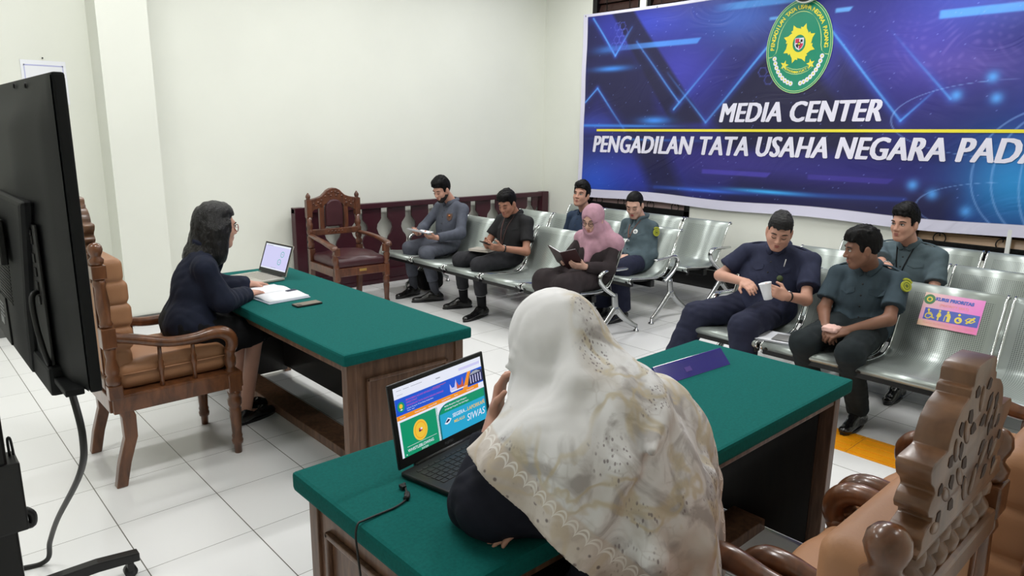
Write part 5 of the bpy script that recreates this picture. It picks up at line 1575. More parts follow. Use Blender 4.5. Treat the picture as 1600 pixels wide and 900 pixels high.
    def socks(s, m):
        for q in 'LR':
            a, k = s.J['an' + q], s.J['kn' + q]
            o = MB().cyl(a - np.array((0, 0, .03)), a + (k - a) * .42, .042, 14, .050).build('sock', m, s.t)
            o.matrix_parent_inverse = s.obj.matrix_parent_inverse
    def watch(s, q, m=None):
        w = s.J['wr' + q]; d = nv(w - s.J['el' + q]); p = w - d * .03
        n = nv(np.cross(d, (0, 0, 1))); u = np.cross(n, d)
        mb = MB().tube([p + (n * math.cos(a) + u * math.sin(a)) * .030 for a in [k * PI / 6 for k in range(12)]], .006, 6, True, flat=(.5, 1.5), sub=2)
        o = mb.build('wristwatch', m or M['black_plastic'], s.t); o.matrix_parent_inverse = s.obj.matrix_parent_inverse
        c = MB().lathe([(0, .016), (.006, .016), (.007, .013)], p + u * .029, p + u * .05, 14).build('dial', M['chrome'], o)
        c.matrix_parent_inverse = Matrix.Identity(4)
    def patch(s, q='L', t=.30, side=None):
        """round embroidered sleeve badge under a curved name tab"""
        sh, el = s.J['sh' + q], s.J['el' + q]
        d = nv(el - sh); out = nv(s.B[1] * (1 if q == 'L' else -1) + (s.B[0] * .55))
        if side is not None: out = nv(np.array(side, float))
        out = nv(out - d * np.dot(out, d)); l = np.cross(d, out)
        c = sh + d * np.linalg.norm(el - sh) * t + out * .073
        mb = MB()
        poly = [(.032 * math.cos(a) , .036 * math.sin(a)) for a in [k * PI / 10 for k in range(20)]]
        mb.prism(poly, c - out * .008, l, -d, out * .012)
        o = s.extra(mb, 'sleeve_badge', M['gold'])
        r = MB()
        ring = [(.021 * math.cos(a), .024 * math.sin(a)) for a in [k * PI / 10 for k in range(20)]]
        for k in range(20):
            a, b = ring[k], ring[(k + 1) % 20]
            r.prism([a, b, (b[0] * .88, b[1] * .88), (a[0] * .88, a[1] * .88)], c + out * .0042, l, -d, out * .001)
        for k in range(8):
            a = k * PI / 4
            r.prism([(.004 * math.cos(a - .7), .004 * math.sin(a - .7)), (.014 * math.cos(a), .014 * math.sin(a)), (.004 * math.cos(a + .7), .004 * math.sin(a + .7))], c + out * .0042, l, -d, out * .001)
        s.extra(r, 'badge_emblem', M['dark_line'], o)
        arc = [(.042 * math.sin(a), .050 * math.cos(a)) for a in np.linspace(-.8, .8, 9)] + [(.032 * math.sin(a), .038 * math.cos(a)) for a in np.linspace(.8, -.8, 9)]
        s.extra(MB().prism([(p, q_ + .004) for p, q_ in arc], c - out * .008, l, -d, out * .011), 'name_tab', M['gold'])
    def placket(s, m, pockets=True, epaulettes=True, dep=.112):
        """buttons, pocket flaps and shoulder straps"""
        B = s.B
        def at(y, z, e=0.0):
            # point on the shirt front found by marching from outside
            return s.tp(dep + e, y, z)
        ob = s.top_obj
        dg = bpy.context.evaluated_depsgraph_get(); dg.update()
        from mathutils.bvhtree import BVHTree
        me = ob.data
        if not hasattr(s, 'bvh'):
            s.bvh = BVHTree.FromPolygons([v.co for v in me.vertices], [p.vertices for p in me.polygons])
        def surf(y, z):
            o = Vector(s.tp(.5, y, z)); d = Vector(-s.B[0])
            h = s.bvh.ray_cast(o, d)
            return (np.array(h[0]), np.array(h[1])) if h[0] is not None else (s.tp(.12, y, z), s.B[0])
        s.surf = surf
        bt = MB()
        for z in (-.10, -.17, -.24, -.31):
            p, n = surf(0, z); bt.lathe([(0, .006), (.003, .006)], p - n * .001, p + n, 8)
        s.extra(bt, 'buttons', M['black_plastic'])
        if pockets:
            for q in (-1, 1):
                pf = MB()
                pts = [surf(q * .085 + a, b) for a, b in ((-.045, -.125), (.045, -.125), (.045, -.155), (0, -.172), (-.045, -.155))]
                vs = [p + n * .0015 for p, n in pts] + [p + n * .005 for p, n in pts]
                pf.add(vs, [(0, 1, 2, 3, 4), (9, 8, 7, 6, 5)] + [(i, (i + 1) % 5, 5 + (i + 1) % 5, 5 + i) for i in range(5)], False)
                s.extra(pf, 'pocket_flap', m)
        if epaulettes:
            for q, k in ((1, 'L'), (-1, 'R')):
                a = s.tp(0, q * .075, .02); b = s.J['sh' + k] + B[2] * .030 + B[1] * q * .0
                s.extra(MB().tube([a, (a + b) / 2 + B[2] * .008, b], .019, 8, flat=(1, .28)), 'epaulette', m)
    def lanyard(s, m, low=-.30, card=False):
        mb = MB()
        L = [s.surf(.05 * (1 - k / 5) + .005, -.02 + (low + .02) * k / 5) for k in range(6)]
        Rr = [s.surf(-.05 * (1 - k / 5) - .005, -.02 + (low + .02) * k / 5) for k in range(6)]
        for S in (L, Rr):
            mb.tube([p + n * .006 for p, n in S], .0035, 6, flat=(1.3, .5))
        o = s.extra(mb, 'lanyard', m)
        return o
UP = np.array((0, 0, 1.))
def A(*v): return np.array(v, float)

# --- man in grey, reading sheets of paper
def man_grey():
    J = dict(pel=(4.0, 3.25, .555), shL=(4.07, 3.04, .955), shR=(4.03, 3.43, .955), elL=(3.95, 2.96, .69), elR=(3.86, 3.50, .70), wrL=(3.685, 3.02, .665), wrR=(3.635, 3.27, .69),
             knL=(3.565, 3.04, .52), knR=(3.58, 3.36, .525), anL=(3.655, 3.00, .09), anR=(3.625, 3.36, .09), toL=(3.45, 3.08, .03), toR=(3.41, 3.33, .03),
             head=(3.91, 3.22, 1.135), face=(-1, -.12, -.42),
             hands=dict(L=dict(d=(-.75, .45, .1), n=(.1, .5, .9), t=(-.3, .2, 1), curl=.75), R=dict(d=(-.8, -.5, .1), n=(.1, -.5, .8), t=(-.3, -.2, 1), curl=.75)))
    p = Person('man in grey shirt and trousers reading white papers near the balustrade', (4.0, 3.25, 0), J, M['skin'])
    p.body(); p.face('down', beard=True)
    p.hair_short(.010, top=.012, seed=3)
    # short beard along the jaw
    F = Field(p.hc - .13, p.hc + .13, .0045); R = p.H
    F.ell(p.hp(.028, 0, -.034), (.064, .062, .083), .02, R=R)
    F.cone(p.hp(.062, -.008, -.099), p.hp(.062, .008, -.099), .022, k=.02)
    for q in (-1, 1): F.cone(p.hp(-.008, q * .052, -.04), p.hp(.052, q * .018, -.093), .0255, .0225, .02)
    F.ell(p.hp(.10, 0, -.028), (.06, .046, .052), .006, 'sub', R=R)
    F.cut(p.hp(0, 0, -.045), p.H[2] - .5 * p.H[0], .0); F.cut(p.hp(-.005, 0, 0), -p.H[0], .0)
    F.folds(.002, 90, 4)
    F.mesh('beard', M['brow'], p.t)
    p.top_obj = p.top('shirt', M['grey_shirt'], True, seed=2)
    p.collar(M['grey_shirt'], p.top_obj)
    p.placket(M['grey_shirt'], False, False)
    q, n = p.surf(.085, -.16)
    l = nv(np.cross(UP, n)); u = np.cross(n, l)
    o = p.extra(MB().prism([(-.03, .035), (.03, .035), (.034, 0), (.02, -.035), (0, -.045), (-.02, -.035), (-.034, 0)], q - n * .002, l, u, n * .005), 'chest_badge', mat('badge_brown', rgb(84, 60, 48), .6))
    p.extra(MB().ell(q + n * .004 + u * .01, (.015, .012, .012), 8, 5), 'badge_emblem', mat('badge_orange', rgb(176, 104, 52), .6), o)
    p.trousers(M['grey_trousers'], cut=.30, seed=4)
    p.socks(M['sock']); p.shoes(M['shoe'])
    # the sheets he holds
    t = thing('paper_sheets', 'white paper sheets held open by the bearded man in grey', 'papers', (3.58, 3.12, .70))
    for k in range(3):
        MB().sheet(lambda a, b: ((a - .5) * .17 - .035, (b - .5) * .22 - .01 * k, .004 * k + .022 + .02 * (a - .5) ** 2 * 4 - .03 * (a - .5)), 5, 5).build('sheet', M['white_paper'], t, solid=.0012)
man_grey()

# --- man in black shirt with a phone
def man_black():
    J = dict(pel=(4.0, 2.24, .555), shL=(4.09, 2.06, .915), shR=(4.07, 2.44, .905), elL=(3.985, 1.98, .625), elR=(3.92, 2.48, .65), wrL=(3.735, 2.06, .675), wrR=(3.72, 2.22, .685),
             knL=(3.54, 2.16, .52), knR=(3.565, 2.47, .525), anL=(3.62, 2.20, .09), anR=(3.70, 2.58, .09), toL=(3.38, 2.15, .03), toR=(3.53, 2.65, .03),
             head=(3.95, 2.22, 1.07), face=(-1, -.22, -.42),
             hands=dict(L=dict(d=(-.85, .35, .15), n=(.05, .8, .5), t=(-.1, -.2, 1), curl=.85), R=dict(d=(-.85, -.35, .15), n=(.05, -.8, .5), t=(-.1, .2, 1), curl=.85)))
    p = Person('man in black short sleeved shirt and lanyard looking at his phone', (4.0, 2.24, 0), J, M['skin_tan'])
    p.body(); p.face('down'); p.hair_short(.008, top=.005, seed=8)
    p.top_obj = p.top('shirt', M['black_shirt'], False, seed=6)
    p.collar(M['black_shirt'], p.top_obj); p.placket(M['black_shirt'], True, False)
    p.lanyard(mat('brown_ribbon', rgb(84, 52, 48), .6), -.32)
    p.trousers(M['charcoal'], cut=.32, seed=9); p.socks(M['black_cloth']); p.shoes(M['shoe']); p.watch('L')
    hem = MB()
    for q in 'LR':
        a, k = p.J['an' + q], p.J['kn' + q]; c = a + (k - a) * .315; d = nv(a - k); n = nv(np.cross(d, (0, 1, 0))); u = np.cross(n, d)
        hem = MB().tube([c + (n * math.cos(z) + u * math.sin(z)) * .057 for z in [i * PI / 8 for i in range(16)]], .0022, 5, True, sub=2)
        p.extra(hem, 'trouser_hem', mat('pale_stitching', rgb(150, 150, 150), .8))
    t = thing('phone', 'dark phone in the hands of the man in black shirt', 'phone', (3.625, 2.135, .715))
    R = frame((-.75, 0, .35))
    MB().box((0, 0, 0), (.075, .036, .0045), R, .004).build('case', M['black_plastic'], t)
    MB().box(np.array((0, 0, 0)) + R[2] * .0048, (.070, .033, .0004), R).build('screen', mat('phone_screen', rgb(40, 44, 52), .1), t)
    b = thing('notebook', 'pale notebook lying across the thighs of the man in black', 'notebook', (3.72, 2.32, .628), .3)
    MB().bx(-.075, .075, -.11, .11, -.008, .006, .003).build('pages', mat('page_cream', rgb(206, 200, 190), .8), b)
    MB().bx(-.078, .078, -.113, .113, -.011, -.008, .001).bx(-.078, .078, -.113, .113, .006, .009, .001).build('cover', mat('cover_grey', rgb(160, 154, 146), .6), b)
man_black()

# --- woman in pink headscarf with a book
def hijab_field(p, res=.006, drape=True):
    J = p.J; hp = p.hp; B = p.B
    lo, hi = p.bounds(('head', 'shL', 'shR'), .22); lo[2] -= .22
    return Field(lo, hi, res)
def woman_pink():
    J = dict(pel=(3.98, 1.14, .55), shL=(4.07, .96, .865), shR=(4.05, 1.31, .865), elL=(3.96, .93, .62), elR=(3.90, 1.37, .64), wrL=(3.735, 1.00, .655), wrR=(3.73, 1.24, .665),
             knL=(3.53, 1.03, .52), knR=(3.53, 1.28, .52), anL=(3.56, 1.05, .09), anR=(3.56, 1.25, .09), toL=(3.38, 1.05, .03), toR=(3.38, 1.25, .03),
             head=(3.94, 1.11, 1.025), face=(-1, -.18, -.32),
             hands=dict(L=dict(d=(-.8, .5, .1), n=(.2, .7, .5), t=(-.3, .1, 1), curl=.5), R=dict(d=(-.8, -.5, .1), n=(.2, -.7, .5), t=(-.3, -.1, 1), curl=.6)))
    p = Person('woman in dusty pink hijab and glasses reading a dark brown book', (3.98, 1.14, 0), J, M['skin_pale'], female=True)
    p.body(jaw=1.05); p.face('down', M['lips'], glasses=M['black_plastic'])
    # dress: jacket and long skirt
    p.top_obj = p.top('jacket', M['brown_dress'], True, seed=12, cuff=.95)
    lo, hi = p.bounds(('pel', 'knL', 'knR', 'anL', 'anR'), .24); lo[2] = .05; hi[2] = .72
    F = Field(lo, hi, .008)
    F.ell(J['pel'], (.14, .19, .12), .05)
    for q in 'LR':
        hip = p.hL if q == 'L' else p.hR
        F.cone(hip, A(*J['kn' + q]), .10, .085, .06)
        F.cone(A(*J['kn' + q]), A(*J['an' + q]), .085, .115, .06)
    F.box((3.75, 1.15, .50), (.24, .17, .075), None, .06, .05)
    F.box((3.56, 1.15, .30), (.075, .2, .22), None, .06, .06)
    F.cut((0, 0, .10), (0, 0, -1)); F.folds(.008, 9, 3, (1, 0, .6))
    F.mesh('skirt', M['brown_dress'], p.t)
    p.shoes(M['shoe'])
    F = hijab_field(p); R = p.H; hp = p.hp; B = p.B
    F.ell(hp(-.012, 0, .030), (.112, .092, .106), .02, R=R)
    F.ell(hp(.02, 0, -.055), (.082, .080, .085), .03, R=R)
    F.cone(hp(.0, 0, -.09), p.nb + B[0] * .01, .086, .105, .04)
    for q in 'LR':
        F.cone(p.nb - B[2] * .05, A(*J['sh' + q]) - B[2] * .036, .092, .080, .05)
    F.ell(p.tp(.055, 0, -.12), (.085, .135, .13), .05, R=B)
    F.cone(p.tp(.10, .02, -.14), p.tp(.125, .01, -.27), .055, .028, .03)
    F.cone(p.tp(.07, -.05, -.02), p.tp(.13, .03, -.13), .025, .02, .02)
    F.cone(p.tp(.085, .07, .02), p.tp(.125, -.02, -.12), .022, .02, .02)
    F.ell(hp(.112, 0, -.012), (.062, .060, .084), .012, 'sub', R=R)
    F.cut(p.tp(0, 0, -.33), -B[2], .0)
    F.folds(.005, 11, 5, (.2, .1, 1))
    F.mesh('hijab', M['pink'], p.t)
    o = MB().ell(p.tp(.15, .02, -.135), (.008, .008, .008), 8, 6).build('brooch', M['chrome'], p.t); o.matrix_parent_inverse = p.inv
    w = p.J['wrL']; d = nv(w - p.J['elL']); n = nv(np.cross(d, UP)); u = np.cross(n, d)
    p.extra(MB().tube([w - d * .03 + (n * math.cos(a) + u * math.sin(a)) * .031 for a in [k * PI / 6 for k in range(12)]], .007, 6, True, sub=2), 'bracelet', mat('brown_beads', rgb(110, 56, 48), .4))
    t = thing('book', 'dark brown covered book held open by the woman in pink hijab', 'book', (3.62, 1.13, .70))
    ru = frame((.75, .1, .65))
    for s in (-1, 1):
        ax = nv(ru[1] * s * .8 + ru[2] * .1 - ru[0] * -.25)
        n = nv(np.cross(ax, ru[2])) ; Rm = np.array([ax, ru[2], np.cross(ax, ru[2])])
        MB().box(ax * .075 - ru[0] * .0, (.075, .105, .003), Rm.T, .002).build('cover', M['book_brown'], t)
        MB().box(ax * .072 + nv(ru[0]) * .006, (.070, .100, .004), Rm.T, .002).build('pages', M['white_paper'], t)
woman_pink()

# --- man in dark blue, second row, chin up
def man_blue():
    J = dict(pel=(4.88, 2.10, .555), shL=(4.97, 1.92, .885), shR=(4.97, 2.31, .885), elL=(4.93, 1.87, .62), elR=(4.93, 2.36, .62), wrL=(4.68, 1.98, .62), wrR=(4.68, 2.24, .62),
             knL=(4.46, 2.0, .52), knR=(4.46, 2.24, .52), anL=(4.5, 1.98, .09), anR=(4.5, 2.24, .09), toL=(4.32, 1.98, .03), toR=(4.32, 2.24, .03),
             head=(4.86, 2.085, 1.115), face=(-.92, -.30, .16), hup=(.1, -.05, 1),
             hands=dict(L=dict(d=(-.9, .3, -.1), n=(0, .2, -1), t=(0, 1, 0), curl=.5), R=dict(d=(-.9, -.3, -.1), n=(0, -.2, -1), t=(0, -1, 0), curl=.5)))
    p = Person('young man in dark blue shirt with chin raised, seated behind the woman in pink hijab', (4.88, 2.10, 0), J, M['skin'])
    p.body(); p.face('open'); p.hair_short(.012, top=.012, fringe=-.012, seed=14)
    p.top_obj = p.top('shirt', M['blue_shirt'], True, seed=15); p.collar(M['blue_shirt'], p.top_obj); p.placket(M['blue_shirt'], False, True)
    p.trousers(M['navy_trousers'], seed=16); p.shoes(M['shoe'])
man_blue()

# --- woman in green uniform
def woman_green():
    J = dict(pel=(4.88, 1.35, .55), shL=(4.95, 1.215, .885), shR=(4.95, 1.545, .885), elL=(4.90, 1.19, .61), elR=(4.87, 1.56, .63), wrL=(4.64, 1.28, .60), wrR=(4.62, 1.45, .60),
             knL=(4.47, 1.22, .51), knR=(4.46, 1.48, .51), anL=(4.55, 1.24, .09), anR=(4.55, 1.46, .09), toL=(4.36, 1.24, .03), toR=(4.36, 1.46, .03),
             head=(4.83, 1.365, 1.075), face=(-.93, -.33, -.42),
             hands=dict(L=dict(d=(-.8, .5, -.1), n=(0, .4, -1), t=(-.3, .8, .3), curl=.6), R=dict(d=(-.8, -.5, -.1), n=(0, -.4, -1), t=(-.3, -.8, .3), curl=.6)))
    p = Person('woman in dark green uniform with tied black hair looking down, round badge on chest', (4.88, 1.35, 0), J, M['skin_pale'], female=True)
    p.body(jaw=.95); p.face('down', M['lips_red'])
    F = p.hair_field(); hp = p.hp; R = p.H
    F.ell(hp(-.016, 0, .038), (.098, .080, .092), .01, R=R); F.box(hp(.112, 0, -.045), (.080, .10, .112), R, .035, .012, 'sub')
    for q in (-1, 1): F.ell(hp(-.006, q * .092, -.018), (.028, .038, .044), .006, 'sub', R=R)
    F.cut(hp(-.09, 0, -.055), -(p.H[2] - .42 * p.H[0]), .01)
    F.ell(hp(-.115, 0, -.01), (.04, .045, .04), .01, R=R)
    F.folds(.0015, 40, 3); F.mesh('hair', M['hair'], p.t)
    p.top_obj = p.top('jacket', M['green_uniform'], True, seed=20, tail=.3, cuff=.97); p.collar(M['green_uniform'], p.top_obj, v=.10, r=.03); p.placket(M['green_uniform'], True, False)
    p.lanyard(mat('red_ribbon', rgb(130, 84, 70), .6), -.20)
    q, n = p.surf(.055, -.135); o = p.extra(MB().lathe([(0, .024), (.005, .024), (.006, .020)], q, q + n, 18), 'chest_badge', M['white_plastic'])
    p.extra(MB().lathe([(0, .011), (.001, .011)], q + n * .0062, q + n, 14), 'badge_emblem', mat('badge_grey', rgb(150, 160, 165), .5), o)
    p.patch('L', .26)
    p.trousers(M['navy_trousers'], seed=21, wide=.03, cut=.05); p.shoes(M['shoe'])
woman_green()

# --- broad man in navy folding a paper cup
def man_navy():
    J = dict(pel=(3.99, -.50, .56), shL=(4.03, -.785, .945), shR=(4.0, -.30, .955), elL=(3.83, -.85, .70), elR=(3.86, -.19, .755), wrL=(3.64, -.80, .745), wrR=(3.655, -.50, .785),
             knL=(3.475, -.62, .53), knR=(3.515, -.24, .525), anL=(3.50, -.64, .09), anR=(3.42, -.10, .09), toL=(3.30, -.66, .03), toR=(3.21, -.06, .03),
             head=(3.87, -.605, 1.12), face=(-.86, -.42, -.38), hup=(0, -.12, 1), platv=(0, -1, 0),
             hands=dict(L=dict(d=(-.7, .45, .35), n=(.45, .75, -.1), t=(-.3, .1, 1), curl=.55), R=dict(d=(-.6, -.75, -.05), n=(.3, -.3, -.85), t=(-.75, .1, -.35), curl=.5)))
    p = Person('stout man in navy short sleeved uniform handling a white paper cup', (3.99, -.50, 0), J, M['skin'])
    p.body(jaw=1.14); p.face('down'); p.hair_short(.006, M['hair_grey'], top=.003, fringe=-.010, seed=24)
    p.top_obj = p.top('shirt', M['navy_uniform'], False, belly=1.28, seed=25, tail=.34, g=.012, amp=.006, sleeve=.72, flare=.012)
    p.collar(M['navy_uniform'], p.top_obj); p.placket(M['navy_uniform'])
    p.patch
    q, n = p.surf(.085, -.10); p.extra(MB().cyl(q + n * .004 + UP * -.03, q + n * .006 + A(0, -.012, .03), .0035, 8), 'pocket_pen', M['white_plastic'])
    q, n = p.surf(.085, -.20); p.extra(MB().ell(q, (.02, .022, .022), 10, 6), 'chest_emblem', mat('olive_thread', rgb(70, 84, 50), .7))
    p.trousers(M['navy_trousers'], g=.024, seed=26, wide=.014, cut=.03, amp=.006); p.shoes(M['shoe']); p.watch('L')
    t = thing('paper_cup', 'crumpled white paper cup in the hands of the stout man in navy', 'cup', (3.555, -.715, .775))
    d = nv((-.1, .25, .9)); 
    MB().lathe([(-.055, .026), (-.05, .030), (0, .034), (.05, .040), (.054, .042), (.052, .038), (0, .032), (-.045, .027)], (0, 0, 0), d, 9).build('cup', M['white_paper'], t)
man_navy()

# --- man in dark green, head turned away
def man_green():
    J = dict(pel=(3.99, -1.14, .555), shL=(4.03, -1.345, .905), shR=(3.98, -.965, .90), elL=(3.83, -1.37, .675), elR=(3.85, -.965, .655), wrL=(3.625, -1.21, .605), wrR=(3.635, -1.075, .60),
             knL=(3.46, -1.31, .52), knR=(3.46, -1.03, .52), anL=(3.70, -1.31, .09), anR=(3.69, -1.04, .09), toL=(3.52, -1.31, .03), toR=(3.51, -1.02, .03),
             head=(3.86, -1.155, 1.075), face=(-.62, .78, -.16),
             hands=dict(L=dict(d=(-.8, .55, -.15), n=(.1, .4, -.9), t=(.2, .6, .6), curl=.6), R=dict(d=(-.75, -.55, -.2), n=(.1, -.4, -.9), t=(.1, -.6, .5), curl=.6)))
    p = Person('man in dark green short sleeved uniform with yellow sleeve badge, head turned aside', (3.99, -1.14, 0), J, M['skin_deep'], res=.005)
    p.body(); p.face('open'); p.hair_short(.008, top=.006, seed=31)
    p.top_obj = p.top('shirt', M['green_dark'], False, seed=32, tail=.12, sleeve=.74, flare=.012)
    p.collar(M['green_dark'], p.top_obj); p.placket(M['green_dark']); p.patch('L', .30, side=(-.8, -.7, 0))
    p.trousers(M['green_trousers'], g=.016, seed=33, cut=.05); p.shoes(M['shoe'])
    t = thing('folded_tissue', 'pale pink tissue folded under the hands of the man in dark green', 'tissue', (3.585, -1.14, .612))
    F = Field((-.07, -.07, -.03), (.07, .07, .04), .004); F.box((0, 0, 0), (.05, .045, .016), None, .012, .01); F.folds(.005, 30, 2)
    F.mesh('tissue', mat('pink_tissue', rgb(232, 190, 180), .8)).parent = t
man_green()

# --- man in green behind, arm on the backrest
def man_behind():
    J = dict(pel=(4.80, -1.09, .555), shL=(4.87, -1.30, .955), shR=(4.86, -.88, .955), elL=(4.72, -1.33, .70), elR=(4.58, -1.02, .865), wrL=(4.50, -1.22, .72), wrR=(4.345, -1.14, .905),
             knL=(4.44, -1.25, .52), knR=(4.44, -.95, .52), anL=(4.40, -1.29, .09), anR=(4.40, -.96, .09), toL=(4.24, -1.29, .03), toR=(4.24, -.96, .03),
             head=(4.73, -1.085, 1.155), face=(-.95, .20, -.04),
             hands=dict(L=dict(d=(-.8, .5, -.2), n=(0, .3, -1), t=(0, 1, 0), curl=.5), R=dict(d=(-.85, .25, .05), n=(-.1, 0, -1), t=(0, -1, 0), curl=.35)))
    p = Person('man in grey green uniform leaning his arm on the seat back before him', (4.80, -1.09, 0), J, M['skin'], res=.005)
    p.body(); p.face('open'); p.hair_short(.009, top=.010, fringe=-.006, seed=41)
    p.top_obj = p.top('shirt', M['green_uniform'], False, seed=42, sleeve=.74, flare=.012); p.collar(M['green_uniform'], p.top_obj); p.placket(M['green_uniform'])
    p.lanyard(M['black_cloth'], -.26); p.watch('R', M['chrome'])
    p.trousers(M['green_trousers'], g=.016, seed=43, cut=.04); p.shoes(M['shoe'])
man_behind()

# --- woman in navy blazer at the long desk
def woman_blazer():
    J = dict(pel=(.575, 1.10, .70), shL=(.72, 1.30, 1.035), shR=(.655, .955, 1.045), elL=(.84, 1.37, .845), elR=(.725, .935, .835), wrL=(1.045, 1.37, .815), wrR=(.93, 1.12, .815),
             knL=(.93, 1.24, .57), knR=(.93, 1.06, .57), anL=(.93, 1.34, .09), anR=(.90, 1.19, .09), toL=(1.085, 1.37, .03), toR=(1.06, 1.23, .03),
             head=(.80, 1.155, 1.215), face=(1, .06, -.10),
             hands=dict(L=dict(d=(.95, .25, -.12), n=(0, 0, -1), t=(0, -1, 0), curl=.32, spread=.06), R=dict(d=(.85, .5, -.05), n=(0, 0, -1), t=(-.3, 1, 0), curl=.34, spread=.06)))
    p = Person('woman in navy blazer and glasses speaking at the long green desk', (.49, 1.10, 0), J, M['skin'], res=.0048, female=True)
    p.body(); p.face('open', M['lips_red'], glasses=mat('rose_wire', rgb(150, 70, 64), .3, .6))
    F = Field(p.hc - A(.24, .2, .32), p.hc + A(.18, .2, .18), .005); hp = p.hp; R = p.H
    F.ell(hp(-.020, 0, .042), (.112, .094, .100), .01, R=R)
    F.ell(hp(.012, 0, .085), (.055, .075, .045), .03, R=R)
    for q in (-1, 1):
        F.cone(hp(.010, q * .078, .01), hp(-.03, q * .098, -.15), .032, .042, .04)
        F.cone(hp(-.05, q * .07, -.02), hp(-.085, q * .075, -.19), .058, .055, .04)
    F.cone(hp(-.07, 0, -.02), hp(-.11, 0, -.19), .07, .065, .05)
    F.ell(hp(-.11, .0, -.17), (.06, .11, .06), .04, R=R)
    F.box(hp(.135, 0, -.085), (.098, .12, .155), R, .035, .012, 'sub')
    F.cut(hp(-.05, 0, -.225), -p.H[2] - .35 * p.H[0], .012)
    F.folds(.0055, 15, 7, (-.2, 0, -1)); F.folds(.003, 38, 8, (-.2, 0, -1))
    F.mesh('hair', M['hair_long'], p.t)
    p.top_obj = p.top('blazer', M['navy_blazer'], True, seed=51, g=.010, tail=.2, cuff=.93, amp=.006)
    p.collar(M['navy_blazer'], p.top_obj, v=.09, r=.03)
    lo, hi = p.bounds(('pel', 'knL', 'knR', 'anL', 'anR'), .22); lo[2] = .2; hi[2] = .9
    F = Field(lo, hi, .008)
    F.ell(J['pel'], (.13, .19, .13), .05)
    for q in 'LR':
        hip = p.hL if q == 'L' else p.hR
        F.cone(hip, A(*J['kn' + q]), .10, .085, .06); F.cone(A(*J['kn' + q]), A(*J['an' + q]), .085, .08, .05)
    F.box((.74, 1.12, .60), (.22, .17, .08), None, .06, .05); F.box((.96, 1.16, .45), (.07, .17, .16), None, .05, .05)
    F.cut((0, 0, .33), (.25, 0, -1)); F.folds(.006, 11, 3)
    F.mesh('skirt', M['black_cloth'], p.t)
    p.shoes(M['shoe'], True)
woman_blazer()
